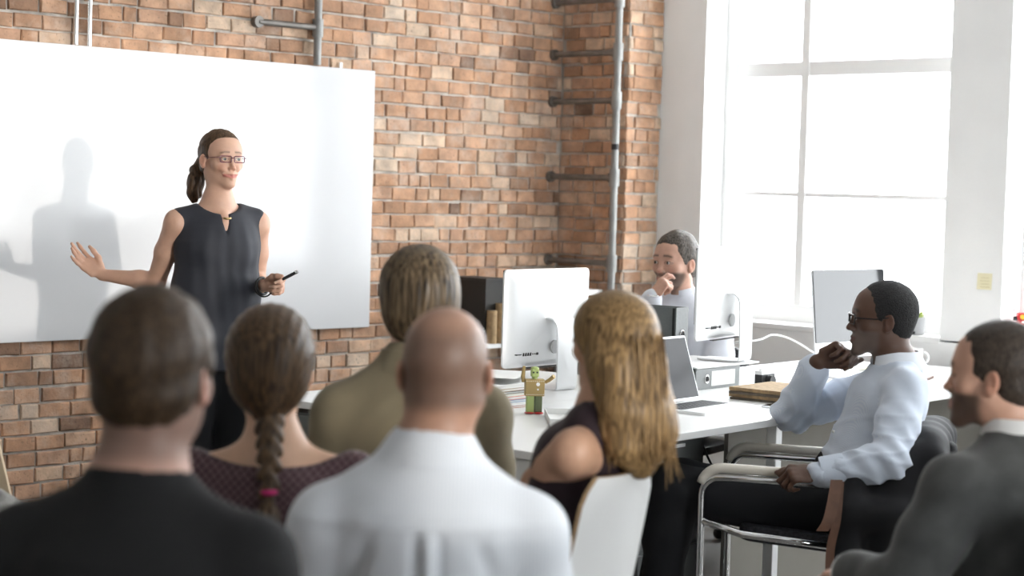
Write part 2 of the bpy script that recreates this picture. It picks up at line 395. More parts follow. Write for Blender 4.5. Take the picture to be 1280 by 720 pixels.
# all-in-one computers
M_screen = mat('glossy_black_screen', (0.012, 0.013, 0.015), 0.05, spec=0.42)
M_screen_lap = mat('matt_dark_screen', (0.03, 0.03, 0.033), 0.12, spec=0.08)
M_mark = mat('port_black', (0.02, 0.02, 0.022), 0.5)
M_sticker = mat('regulatory_print', (0.30, 0.31, 0.33), 0.6)
def rrect(w, h, r, n=5):
    pts = []
    for cx, cz, a0 in ((w / 2 - r, h / 2 - r, 0), (-w / 2 + r, h / 2 - r, 90), (-w / 2 + r, -h / 2 + r, 180), (w / 2 - r, -h / 2 + r, 270)):
        for k in range(n + 1):
            a = math.radians(a0 + 90 * k / n); pts.append((cx + r * math.cos(a), cz + r * math.sin(a)))
    return pts
def computer(t, tilt=0.0):
    """slim desktop computer; local -y is its back, +y its screen, origin under its foot"""
    Wd, Hd, z0 = .528, .372, .088; zc = z0 + Hd / 2; ol = rrect(Wd, Hd, .02)
    b = MB(); rows = []
    for f, y in ((1.0, .012), (1.0, .005), (.93, -.006), (.8, -.018), (.6, -.029), (.35, -.036), (.1, -.038)):
        rows.append([(x * f, y, zc + z * f) for x, z in ol])
    b.grid(rows, close=True); vs = list(b.bm.verts)
    b.bm.verts.ensure_lookup_table(); n = len(ol)
    b.bm.faces.new([b.bm.verts[i] for i in range(n)]); b.bm.faces.new([b.bm.verts[len(vs) - n + i] for i in range(n)][::-1])
    body = b.build('housing', M_alu, t, smooth='auto')
    MB().box((0, .0135, zc + .032), (Wd - .006, .004, Hd - .07), bevel=.001).build('screen', M_screen, t)
    for i, (x, w, h) in enumerate(((-.215, .004, .004), (-.198, .020, .003), (-.174, .005, .012), (-.160, .005, .012), (-.146, .005, .012), (-.132, .005, .012), (-.118, .004, .004), (-.105, .004, .004), (-.091, .010, .009))):
        MB().box((x, -.0195, z0 + .052), (w, .013, h)).build('port', M_mark, body)
    MB().box((-.055, -.032, zc + .03), (.018, .003, .06)).build('print_label', M_sticker, body)
    MB().cyl((0, -.033, z0 + .075), (0, -.040, z0 + .075), .026, seg=24).build('power_socket', mat('socket_grey', (.5, .5, .5), .5), body)
    MB().box((0, -.012, z0 - .001), (.28, .02, .003)).build('vent', M_mark, body)
    s = MB(); w = .062
    prof = spline([(-.030, .272), (-.060, .274), (-.082, .262), (-.094, .23), (-.098, .12), (-.098, .03), (-.094, .009), (-.078, .003), (.0, .003), (.085, .003)], 4)
    rows = []
    for i, p in enumerate(prof):
        a, c = prof[max(i - 1, 0)], prof[min(i + 1, len(prof) - 1)]; d = (c - a).normalized(); nrm = Vector((-d.y, d.x)) * .003
        rows.append([(-w, p.x + nrm.x, p.y + nrm.y), (w, p.x + nrm.x, p.y + nrm.y), (w, p.x - nrm.x, p.y - nrm.y), (-w, p.x - nrm.x, p.y - nrm.y)])
    s.grid(rows, close=True); s.bm.verts.ensure_lookup_table(); n = len(rows) * 4
    s.bm.faces.new([s.bm.verts[i] for i in (0, 1, 2, 3)]); s.bm.faces.new([s.bm.verts[n - 4 + i] for i in (3, 2, 1, 0)])
    s.build('stand', M_alu, t, smooth='auto')
    if tilt:
        R_ = Matrix.Translation((0, -.03, .26)) @ Matrix.Rotation(tilt, 4, 'X') @ Matrix.Translation((0, .03, -.26))
        for o in list(COL.objects):
            if o.parent == t and o.name.split('.')[0] in ('housing', 'screen'): o.matrix_local = R_
    return t
t = computer(on_desk('desktop_computer', 1.42, 1.10)); tag(t, 'silver desktop computer seen from the back near the whiteboard', 'computer', 'desktop computers on the bench')
p = MB().tube(spline([D(1.42, .98, .90), D(1.44, .97, .86), D(1.58, .90, .77), D(1.75, .93, .745), D(2.0, .95, .744)], 6), .003, 6).build('power_cable', M_frame); tag(p, 'thin white cable trailing from computer near the whiteboard', 'cable')
t = computer(on_desk('desktop_computer', 2.20, .80, .832, .16)); tag(t, 'silver desktop computer raised on a binder in front of the seated bearded man', 'computer', 'desktop computers on the bench')
t = computer(on_desk('desktop_computer', 2.80, .56, TOP, math.pi - .10), .10); tag(t, 'desktop computer whose glossy dark screen faces the seated audience', 'computer', 'desktop computers on the bench')

# ring binders
M_bind = mat('dark_grey_card', (0.13, 0.145, 0.145), 0.55, var=.1, nscale=200)
M_bind2 = mat('binder_print', (0.22, 0.235, 0.23), 0.5)
M_spine = mat('grey_card', (0.26, 0.27, 0.27), 0.5, var=.06, nscale=150)
M_ring = mat('steel_ring', (0.7, 0.7, 0.7), 0.2, metal=1)
M_paper = mat('white_paper', (0.85, 0.85, 0.83), 0.8)
def binder(t, label_panel=False, tall=.318):
    """standing binder: spine faces +x, covers face -y and +y; origin at base"""
    L, T, Hh = .285, .08, tall; rz_ = .075 if label_panel else tall - .10
    MB().box((L / 2 - .002, 0, Hh / 2), (.004, T, Hh)).build('spine', M_spine, t, bevel=.001)
    for sy in (-1, 1): MB().box((0, sy * (T / 2 - .002), Hh / 2), (L - .006, .004, Hh)).build('cover', M_bind, t, bevel=.001)
    MB().box((-.01, 0, Hh / 2), (L - .05, T - .02, Hh - .025)).build('paper_block', M_paper, t)
    b = MB(); n = 20
    for k in range(n): pass
    ring = [(L / 2 + .002, .0145 * math.cos(a), rz_ + .0145 * math.sin(a)) for a in [2 * math.pi * k / 20 for k in range(21)]]
    q = MB().tube(ring, .003, 6, cap=False).build('finger_ring', M_ring, t)
    MB().cyl((L / 2 - .001, 0, rz_), (L / 2 + .0012, 0, rz_), .0125, seg=20).build('finger_hole', M_black, q)
    MB().box((L / 2 - .012, -T / 2 - .0005, Hh / 2), (.010, .002, Hh - .004)).build('edge_strip', M_black, t)
    if label_panel: MB().box((L / 2 + .0005, 0, .195), (.002, T - .022, .17)).build('spine_label', M_paper, t)
    else:
        for r_ in (.05, .075):
            pts = [(-.02 + (r_ + .03) * math.cos(a), -T / 2 - .0012, .24 + (r_ + .03) * math.sin(a)) for a in [math.radians(180 + 100 * k / 12) for k in range(13)]]
        poly = [(.10 - .115 * math.cos(math.radians(a)), .30 - .115 * math.sin(math.radians(a))) for a in range(0, 91, 9)] + [(.10 - .075 * math.cos(math.radians(a)), .30 - .075 * math.sin(math.radians(a))) for a in range(90, -1, -9)]
        MB().prism(poly, 0, .0012, Matrix.Translation((0, -T / 2 - .0002, 0)) @ Matrix.Rotation(math.pi / 2, 4, 'X')).build('cover_print', M_bind2, t)
        pts = [(.095 - .03 * abs(math.cos(a)) ** .5 * (1 if math.cos(a) > 0 else -1) * .7, -T / 2 - .001, .10 + .007 * math.sin(a)) for a in [2 * math.pi * k / 16 for k in range(17)]]
        MB().tube(pts, .0018, 5, cap=False).build('clasp', M_ring, t)
    return t
t = binder(on_desk('ring_binder', 1.54, .705, TOP, -math.pi / 2), tall=.34); tag(t, 'dark grey ring binder standing upright behind the laptop', 'binder')
t = binder(on_desk('ring_binder', 2.14, .775, TOP + .0425), True); t.rotation_euler = (0, -math.pi / 2, 0)
_e1, _e2 = DM.col[0].to_3d(), DM.col[1].to_3d(); t.matrix_world = Matrix.Translation(D(1.83, .825, TOP + .0405)) @ Matrix((-_e2, Vector((0, 0, -1)), _e1)).transposed().to_4x4()
tag(t, 'grey ring binder lying flat with a blank white spine label', 'binder')
t = on_desk('monitor_riser', 2.07, .845, TOP + .082); tag(t, 'thin white board lying on the flat binder under a computer', 'board')
MB().box((0, 0, .0035), (.46, .32, .007)).build('board', M_desk, t, bevel=.002)
t = on_desk('white_box', 1.70, 1.0, TOP); tag(t, 'small plain white carton beside the upright binder', 'box')
MB().box((0, 0, .06), (.10, .12, .12)).build('carton', M_paper, t, bevel=.002); MB().box((.0, 0, .1215), (.104, .124, .004)).build('lid', M_paper, t)

# laptop
M_key = mat('black_keys', (0.03, 0.03, 0.032), 0.5)
t = on_desk('laptop', 1.33, .33, TOP, .03); tag(t, 'open silver laptop with dark screen on the white desk', 'laptop')
base = MB().prism(rrect(.358, .245, .012), 0, .0105).build('base', M_alu, t, bevel=.0012)
for rr in range(5):
    for cc in range(13):
        MB().box((-.147 + cc * .0245, .095 - rr * .0225 - .012, .0112), (.0195, .018, .0016)).build('key', M_key, base)
MB().box((0, -.075, .0106), (.105, .07, .0008)).build('trackpad', mat('trackpad', (.75, .75, .76), .3, metal=.3), base)
lid = empty('lid', (0, .118, .012), 0, t); lid.rotation_euler = (math.radians(-18), 0, 0)
MB().prism(rrect(.358, .238, .010), -.0025, .0025, Matrix.Translation((0, 0, .121)) @ Matrix.Rotation(math.pi / 2, 4, 'X')).build('lid_shell', M_alu, lid, bevel=.001)
MB().box((0, -.0032, .121), (.346, .002, .222)).build('screen', M_screen_lap, lid)

# papers, files, small things
M_kraft = mat('brown_card', (0.40, 0.27, 0.14), 0.75, var=.25, nscale=60)
M_kraft2 = mat('dark_brown_card', (0.13, 0.10, 0.07), 0.75, var=.3, nscale=60)
def file_at(a, b, z, w, d, h, m, rz, label):
    t = on_desk('document_folder', a, b, z, rz); tag(t, label, 'folder', 'brown folders stacked on the desk')
    MB().box((0, 0, h * .12), (w, d, h * .22)).build('cover', m, t); MB().box((0, 0, h * .87), (w, d, h * .22)).build('cover', m, t)
    MB().box((.004, .0, h * .5), (w - .014, d - .012, h * .56)).build('paper_block', M_paper if m is M_kraft else M_kraft, t)
    MB().box((-w / 2 + .001, 0, h * .5), (.003, d, h * .9)).build('fold', m, t)
zz = TOP
for i, (h, m, rz, dx) in enumerate(((.008, M_kraft2, .06, .0), (.012, M_kraft, -.02, .004), (.010, M_kraft2, .03, -.004), (.014, M_kraft, 0.01, .0))):
    file_at(1.855 + dx, .335, zz + (.009 if i == 0 else 0) * 0, .31, .23, h, m, rz,
            ['dark brown folder at the bottom of the stack', 'tan folder second from the bottom of the stack', 'dark brown folder just under the top tan one', 'tan folder on top of the stack beside the elbow'][i]); zz += h + .0006
t = on_desk('phone', 1.62, .19, TOP, .08); tag(t, 'slim silver phone lying in front of the brown folders', 'phone')
MB().prism(rrect(.14, .07, .01), 0, .007).build('case', M_alu, t, bevel=.001); MB().box((0, 0, .0074), (.118, .062, .001)).build('glass', M_screen, t)
t = on_desk('bulldog_clip', 1.93, .31, zz, .2); tag(t, 'white bulldog clip with wire arms on the folders', 'clip')
MB().prism([(-.012, 0), (.012, 0), (.004, .02), (-.004, .02)], -.024, .024, Matrix.Rotation(math.pi / 2, 4, 'Y') @ Matrix.Rotation(math.pi / 2, 4, 'Z')).build('clamp', M_frame, t)
for s in (-1, 1): MB().tube([(-.012, 0, .02), (-.008, s * .01, .032), (.008, s * .01, .032), (.012, 0, .02)], .0012, 5).build('wire_arm', M_black, t)
t = on_desk('compact_camera', 2.12, .55, TOP); tag(t, 'small black and silver compact camera standing behind the folders', 'camera')
MB().box((0, 0, .034), (.10, .035, .055), bevel=.004).build('body', M_black, t); MB().box((0, 0, .067), (.10, .035, .016), bevel=.003).build('top_plate', M_alu, t)
MB().cyl((0, -.017, .034), (0, -.04, .034), .022).build('lens', M_black, t); MB().cyl((-.03, 0, .075), (-.03, 0, .082), .008).build('shutter_button', M_alu, t)
# paper and magazine stack by the computer on the left
mc = [((.55, .30, .22), 'folded brown magazine'), ((.8, .8, .8), 'white magazine'), ((.25, .35, .5), 'blue magazine'), ((.7, .35, .3), 'pink magazine'), ((.75, .72, .6), 'cream magazine'), ((.15, .15, .16), 'black magazine'), ((.5, .4, .3), 'tan magazine'), ((.85, .85, .83), 'white report')]
zz = TOP; where = ['at the bottom of the stack by the toy robot', 'second from the bottom of the stack', 'third from the bottom of the stack', 'in the lower middle of the stack', 'in the upper middle of the stack', 'third from the top of the stack', 'second from the top of the stack', 'on top of the stack by the toy robot']
for i, (c, nm) in enumerate(mc):
    h = [.008, .011, .009, .012, .009, .008, .010, .013][i]
    t = on_desk('magazine', .80 + rnd.uniform(-.008, .008), .90, zz, rnd.uniform(-.06, .06)); tag(t, nm + ' ' + where[i], 'magazine', 'magazines stacked on the desk')
    m = mat('magazine_%d' % i, c, .6)
    MB().box((0, 0, h / 2), (.20, .27, h * .55)).build('pages', M_paper, t); MB().box((0, 0, h * .89), (.204, .275, h * .2)).build('cover', m, t); MB().box((0, 0, h * .11), (.204, .275, h * .2)).build('cover', m, t)
    zz += h + .0005
t = on_desk('paper_sheaf', .84, .93, zz, .25); tag(t, 'loose sheaf of curling white papers on the magazine stack', 'papers')
for k in range(5):
    rows = [[(x, y, .002 + k * .004 + .02 * max(0, (x + .1 - k * .01)) ** 2 * 10 * (1 + .2 * k)) for y in (-.14, 0, .14)] for x in [-.1 + .02 * j for j in range(11)]]
    MB().grid(rows).build('sheet', M_paper, t, M=Matrix.Rotation(.07 * k - .12, 4, 'Z'))
t = on_desk('document_tray', .70, .37, TOP, -.85); tag(t, 'shallow translucent white tray lying in front of the toy robot', 'tray')
M_tray = mat('pale_plastic', (0.8, 0.8, 0.78), 0.35)
MB().box((0, 0, .004), (.26, .32, .005)).build('tray_base', M_tray, t)
for s in (-1, 1):
    MB().box((s * .129, 0, .014), (.004, .30, .022)).build('rim', M_tray, t); MB().box((0, s * .149, .014), (.26, .004, .022)).build('rim', M_tray, t)

# toy robots
M_tan = mat('tan_tinplate', (0.42, 0.30, 0.12), 0.45, metal=.25); M_green = mat('light_green_tinplate', (0.38, 0.47, 0.17), 0.45, metal=.15); M_dgreen = mat('dark_green_tinplate', (0.12, 0.15, 0.07), 0.5); M_red = mat('red_enamel', (0.62, 0.03, 0.035), 0.35)
t = on_desk('toy_robot', .735, .62, TOP, -.75); t.scale = (.8, .8, .8); tag(t, 'vintage tin toy robot with tan body and green legs, arm raised', 'toy')
for s, m in ((-1, M_green), (1, M_dgreen)):
    MB().box((s * .0175, 0, .042), (.031, .036, .072), bevel=.002).build('leg', m, t); MB().ball((s * .019, -.006, .005), .022, (1, 1.3, .22)).build('foot', M_red, t)
body = MB().box((0, 0, .113), (.082, .046, .072), bevel=.003).build('body', M_tan, t)
for k in range(9):
    for zr in (.084, .141): MB().ball((-.036 + k * .009, -.0235, zr), .0018, seg=6).build('rivet', M_frame, body)
MB().cyl((.012, -.022, .128), (.012, -.026, .128), .008).build('dial', M_frame, body); MB().cyl((.012, -.022, .106), (.012, -.025, .106), .004).build('knob', M_frame, body)
MB().cyl((0, 0, .148), (0, 0, .158), .012).build('neck', M_green, t)
hd = MB().box((0, 0, .175), (.034, .036, .036), bevel=.007).build('head', M_green, t); MB().ball((0, 0, .193), .018, (1, 1, .5)).build('skull_cap', M_green, hd)
for s in (-1, 1): MB().cyl((s * .008, -.0175, .178), (s * .008, -.0195, .178), .004).build('eye', M_black, hd)
MB().tube([(-.047, 0, .135), (-.05, .0, .16), (-.046, 0, .203)], [.008, .009, .006], 8).build('arm', M_tan, t)
MB().tube([(.047, 0, .135), (.062, -.012, .146), (.078, -.03, .164)], [.007, .008, .009], 8).build('arm', M_tan, t)
t = empty('toy_robot', (XW + .10, 4.295, WZ0 + .010), -.9); tag(t, 'red toy robot with yellow eyes on the window sill', 'toy')
M_yel = mat('yellow_lens', (0.8, 0.55, 0.05), 0.3)
for s in (-1, 1): MB().box((s * .016, 0, .02), (.022, .03, .04), bevel=.002).build('leg', M_red, t)
MB().box((0, 0, .062), (.066, .04, .046), bevel=.003).build('body', M_red, t)
hd = MB().box((0, 0, .112), (.08, .06, .055), bevel=.004).build('head', M_red, t)
for s in (-1, 1):
    MB().cyl((s * .02, -.03, .122), (s * .02, -.036, .122), .011).build('eye', M_yel, hd); MB().cyl((s * .04, 0, .112), (s * .056, 0, .112), .011).build('ear_knob', M_black, hd)
    MB().tube([(s * .036, 0, .07), (s * .05, -.01, .055), (s * .05, -.02, .035)], .007, 8).build('arm', M_red, t)
MB().box((0, -.031, .098), (.044, .003, .012)).build('mouth_grille', M_frame, hd); MB().cyl((0, 0, .14), (0, 0, .158), .008).build('antenna', M_red, hd)
MB().ball((-.055, 0, .15), .004, seg=8).build('bulb', M_red, hd)

# window-sill plant, sticky note, mug, case
t = empty('potted_plant', (XW + .06, 4.86, WZ0 + .010)); tag(t, 'small green plant in a grey pot on the window sill', 'plant')
M_pot = mat('grey_pot', (0.42, 0.42, 0.43), 0.5); M_leaf = mat('leaf_green', (0.33, 0.42, 0.08), 0.5, var=.2)
MB().lathe([(.040, 0), (.048, .004), (.055, .085), (.050, .085), (.047, .075)], seg=24).build('pot', M_pot, t, smooth='auto')
MB().box((-.046, -.02, .012), (.004, .03, .014)).build('pot_tag', M_black, t)
for k in range(14):
    a = k * 2.4; l = .05 + .02 * rnd.random(); d = Vector((math.cos(a), math.sin(a), 0)); r0 = .012 + .02 * rnd.random()
    rows = []
    for j in range(5):
        f = j / 4; w = .011 * math.sin(math.pi * (f * .9 + .08)); c = d * (r0 + l * .55 * f) + Vector((0, 0, .07 + l * (f - .35 * f * f)))
        sdir = Vector((-d.y, d.x, 0)); rows.append([c - sdir * w, c + Vector((0, 0, -.003)), c + sdir * w])
    MB().grid(rows).build('leaf', M_leaf, t, smooth=True)
MB().lathe([(.046, .07), (.046, .076), (.01, .08)], seg=16).build('soil', mat('soil', (.05, .035, .02), .9), t)
t = empty('sticky_note', (XW - .002, 4.455, 1.10)); tag(t, 'pale yellow sticky note on the white window pier', 'note')
MB().grid([[(0 - .004 * (1 - zz_), yy, .075 * zz_) for yy in (-.038, 0, .038)] for zz_ in (0, .5, 1)]).build('note_sheet', mat('pale_yellow_paper', (.86, .80, .56), .8), t)
for k in range(4): MB().box((-.006, -.004, .012 + k * .014), (.001, .05 - .008 * (k % 2), .0016)).build('handwriting', mat('grey_ink', (.6, .52, .28), .8), t)
t = on_desk('pencil_case', 3.22, .50, TOP, .35); tag(t, 'tan leather pencil case with dark slots on the desk', 'case')
M_leather = mat('tan_leather', (0.47, 0.29, 0.10), 0.5, var=.12)
MB().prism(rrect(.22, .075, .03), 0, .04).build('case_body', M_leather, t, bevel=.010, smooth='auto')
for s in (-1, 1): MB().box((s * .055, -.0375, .024), (.045, .002, .004)).build('slot', M_black, t)
t = on_desk('wallet', 3.05, .33, TOP, .25); tag(t, 'dark brown wallet in front of the tan pencil case', 'wallet')
MB().prism(rrect(.15, .07, .01), 0, .012).build('wallet_body', mat('brown_leather', (.11, .05, .03), .45), t, bevel=.003); MB().box((0, 0, .013), (.11, .001, .002)).build('seam', M_black, t)
t = on_desk('notebook', 3.28, .62, TOP, .1); tag(t, 'yellow covered notebook lying behind the pencil case', 'notebook')
MB().box((0, 0, .005), (.25, .17, .008)).build('pages', M_paper, t); MB().box((0, 0, .0098), (.252, .172, .0012)).build('cover', mat('yellow_cover', (.75, .6, .2), .6), t)
t = on_desk('mug', 3.50, .60, TOP, -1.0); tag(t, 'plain white mug on the desk beside the window', 'mug')
M_china = mat('white_china', (.85, .85, .85), .2)
MB().lathe([(.032, 0), (.040, .006), (.041, .09), (.037, .09), (.035, .012), (.004, .01)], seg=28).build('cup', M_china, t, smooth='auto')
MB().tube(arc((.040, 0, .048), .026, -1.4, 1.4, 10, (1, 0, 0), (0, 0, 1)), .005, 8).build('handle', M_china, t, smooth=True)
p = MB().tube(spline([D(2.215, .755, .905), D(2.32, .70, .915), D(2.50, .74, .925), D(2.78, .80, .88), D(2.95, .74, .79), D(3.05, .70, .744)], 7), .004, 8).build('power_cable', M_frame, smooth=True); tag(p, 'thick white cable arching from the raised computer across the desk', 'cable')
p = MB().tube(spline([D(1.72, .62, .712), D(1.73, .60, .60), D(1.78, .55, .45), D(1.90, .50, .36), D(2.05, .5, .30), D(2.2, .5, .0)], 6), .0045, 8).build('loose_cable', M_black, smooth=True); tag(p, 'black cable hanging down under the white desk', 'cable')

# things by the brick wall behind the computers
t = empty('storage_shelf', (6.9, 6.70, 0)); tag(t, 'low white shelf unit standing against the brick wall', 'shelf')
for sx in (-1, 1): MB().box((sx * .49, 0, .36), (.025, .34, .72)).build('side_panel', M_deskedge, t)
for zz in (.04, .38, .72): MB().box((0, 0, zz), (.955, .34, .022)).build('shelf_board', M_desk, t)
t = empty('storage_box', (6.61, 6.70, .731)); tag(t, 'tall black storage box on the shelf by the brick wall', 'box')
MB().box((0, 0, .155), (.16, .25, .31)).build('carton', mat('black_card', (.03, .028, .025), .7), t, bevel=.002); MB().box((0, 0, .316), (.166, .256, .012)).build('lid', mat('black_card_lid', (.035, .032, .03), .7), t)
for k, (dx, dy, hh, lb) in enumerate(((-.03, -.155, .20, 'tall rolled kraft paper tube before the black box'), (-.085, -.15, .165, 'short rolled kraft paper tube before the black box'))):
    t = empty('paper_tube', (6.64 + dx, 6.70 + dy, .731)); tag(t, lb, 'tube')
    MB().cyl((0, 0, 0), (0, 0, hh), .026, seg=20).build('tube_wall', M_kraft, t, smooth='auto'); MB().cyl((0, 0, hh - .001), (0, 0, hh + .001), .02, seg=20).build('tube_mouth', M_kraft2, t)
t = empty('printer', (7.08, 6.66, .731)); tag(t, 'flat white printer on the low shelf in the corner', 'printer')
MB().box((0, 0, .11), (.40, .28, .2), bevel=.008).build('casing', M_desk, t); MB().box((0, -.05, .245), (.40, .30, .03), bevel=.006).build('scanner_lid', M_frame, t)
MB().box((.19, -.19, .232), (.03, .03, .02)).build('hinge_knob', M_black, t); MB().box((0, -.141, .06), (.3, .004, .05)).build('paper_slot', M_black, t)

# ------------------------------------------------------------------ pipes on the brick wall
t = empty('pipe_ladder', (7.30, 6.425, 0)); tag(t, 'galvanised scaffold pipe frame with rungs in the brick corner', 'pipe')
MB().cyl((0, 0, 0), (0, 0, CEIL), .0195, seg=20).build('upright', M_pipe, t, smooth='auto')
for z in (1.128, 1.575, 1.975, 2.225, 2.50):
    q = MB().tube([(.012, .0, z), (.012, .47, z)], .0155, 14).build('rung', M_pipe_dark, t, smooth='auto')
    MB().cyl((0, 0, z - .045), (0, 0, z + .045), .027, seg=20).build('coupling', M_pipe, q, smooth='auto')
    MB().cyl((.012, .02, z), (.012, .045, z), .024, seg=16).build('collar', M_pipe_dark, q, smooth='auto')
    MB().cyl((.012, .455, z), (.012, .474, z), .030, seg=16).build('flange', M_pipe_dark, q, smooth='auto')
MB().cyl((0, 0, 1.72), (0, 0, 1.75), .0205, seg=20).build('tape_band', M_black, t)
t = empty('pipe_rail', (5.66, 6.868, 0)); tag(t, 'steel pipe rail with elbow bracket above the whiteboard', 'pipe')
MB().cyl((0, 0, 2.06), (0, 0, CEIL), .0185, seg=20).build('upright', M_pipe, t, smooth='auto')
q = MB().tube([(0, 0, 2.235), (-.345, .01, 2.235)], .0145, 14).build('arm', M_pipe_dark, t, smooth='auto')
MB().cyl((0, 0, 2.19), (0, 0, 2.275), .026, seg=20).build('coupling', M_pipe, q, smooth='auto')
MB().cyl((-.345, .0, 2.235), (-.345, .030, 2.235), .027, seg=16).build('flange', M_pipe_dark, q, smooth='auto')
MB().cyl((0, .0, 2.7), (0, .03, 2.7), .012, seg=12).build('wall_bracket', M_pipe_dark, t)
for k, x in enumerate((4.352, 4.418)):
    t = empty('conduit', (x, 6.878, 0)); tag(t, ['bright steel conduit farther from the bracketed pipe rail', 'bright steel conduit closer to the bracketed pipe rail'][k], 'pipe', 'twin conduits above the whiteboard')
    MB().cyl((0, 0, 2.058), (0, 0, CEIL), .0105, seg=16).build('pipe', M_chrome, t, smooth='auto')
    for z in (2.6, 3.3): MB().box((0, .012, z), (.05, .012, .02)).build('saddle_clip', M_pipe, t)

# ------------------------------------------------------------------ easel and covered stool at the left
M_pine = mat('pale_pine', (0.62, 0.48, 0.32), 0.55, var=.15, nscale=6, stretch=(1, 1, .15))
t = empty('easel', (2.86, 5.50, 0)); tag(t, 'pale wooden easel standing at the edge of the whiteboard', 'easel')
def stick(a, b, w, d, name, par): 
    a, b = Vector(a), Vector(b); q = (b - a).to_track_quat('Z', 'Y').to_matrix()
    return MB().box((a + b) / 2, (w, d, (b - a).length), rot=q).build(name, M_pine, par, bevel=.003)
stick((.36, -.26, 0), (.02, -.02, 1.75), .05, .028, 'front_leg', t); stick((-.36, .15, 0), (-.02, .0, 1.75), .05, .028, 'front_leg', t); stick((.12, .62, 0), (0, .03, 1.7), .05, .028, 'rear_leg', t)
stick((-.30, .06, .92), (.22, -.16, .92), .05, .03, 'ledge', t)
# ------------------------------------------------------------------ figures: smooth-blended volumes meshed on a graded grid
V3 = lambda *a: np.array(a, dtype=np.float64)
def unit(v): v = np.array(v, float); return v / np.linalg.norm(v)
CR, CF, UP = V3(.70, -.714, 0), V3(.714, .70, 0), V3(0, 0, 1)
def facing(deg): a = math.radians(deg); return CF * math.cos(a) + CR * math.sin(a)      # 0 = away from the camera, 90 = to its right
def PP(u, v, d): return np.array(P(u, v, d))

class Frame:
    """origin o, axes rows: right, forward, up; scale s"""
    def __init__(f, o, fwd, up=(0, 0, 1), s=1.0):
        f.o = np.array(o, float); y = unit(fwd); z = np.array(up, float); z = unit(z - y * (z @ y)) if abs(unit(z) @ y) < .999 else unit(z)
        x = np.cross(y, z); f.A = np.array([x, y, z]); f.s = s
    def w(f, p): return f.o + f.s * (np.array(p, float) @ f.A)
    def d(f, p): return np.array(p, float) @ f.A
    def loc(f, P_): return ((P_ - f.o) @ f.A.T) / f.s

def cap(a, b, ra, rb=None, k=.02, op='u', n=None, asp=1.0):
    a, b = np.array(a, float), np.array(b, float); rb = ra if rb is None else rb
    ba = b - a; L2 = max(ba @ ba, 1e-9); rm = max(ra, rb) * max(asp, 1.0) + k + .012
    lo, hi = np.minimum(a, b) - rm, np.maximum(a, b) + rm
    nn = None if n is None else unit(n)
    def fn(X, Y, Z):
        x, y, z = X - a[0], Y - a[1], Z - a[2]
        h = np.clip((x * ba[0] + y * ba[1] + z * ba[2]) / L2, 0, 1)
        x, y, z = x - h * ba[0], y - h * ba[1], z - h * ba[2]
        q = x * x + y * y + z * z
        if nn is not None:
            c = x * nn[0] + y * nn[1] + z * nn[2]; q = q + c * c * (1 / asp ** 2 - 1)
        return np.sqrt(np.maximum(q, 0)) - (ra + (rb - ra) * h)
    return (fn, lo, hi, k, op)
def ell(c, r, k=.02, op='u', A=None):
    c, r = np.array(c, float), np.array(r, float); rm = r.max() + k + .012
    if A is None: ext = r + k + .012
    else: ext = np.sqrt(((np.array(A) * r[:, None]) ** 2).sum(0)) + k + .012
    A_ = np.eye(3) if A is None else np.array(A)
    def fn(X, Y, Z):
        x, y, z = X - c[0], Y - c[1], Z - c[2]
        l = [A_[i][0] * x + A_[i][1] * y + A_[i][2] * z for i in range(3)]
        k0 = np.sqrt(sum((l[i] / r[i]) ** 2 for i in range(3))); k1 = np.sqrt(sum((l[i] / r[i] ** 2) ** 2 for i in range(3)))
        return k0 * (k0 - 1) / np.maximum(k1, 1e-6)
    return (fn, c - ext, c + ext, k, op)
def half(n, p, lo, hi, k=.006):
    """removes everything on the +n side of p inside the box"""
    n = unit(n); c = n @ np.array(p, float)
    return (lambda X, Y, Z: c - (X * n[0] + Y * n[1] + Z * n[2]), np.array(lo, float), np.array(hi, float), k, 's')
def chain(pts, rs, k=.012, **kw):
    return [cap(pts[i], pts[i + 1], rs[i], rs[i + 1], k=k, **kw) for i in range(len(pts) - 1)]
def fell(f, c, r, k=.02, op='u', rot=None):
    A = f.A if rot is None else rot @ f.A
    return ell(f.w(c), np.array(r) * f.s, k * f.s, op, A)
def fcap(f, a, b, ra, rb=None, k=.012, op='u', n=None, asp=1.0):
    return cap(f.w(a), f.w(b), ra * f.s, (ra if rb is None else rb) * f.s, k * f.s, op, None if n is None else f.d(n), asp)

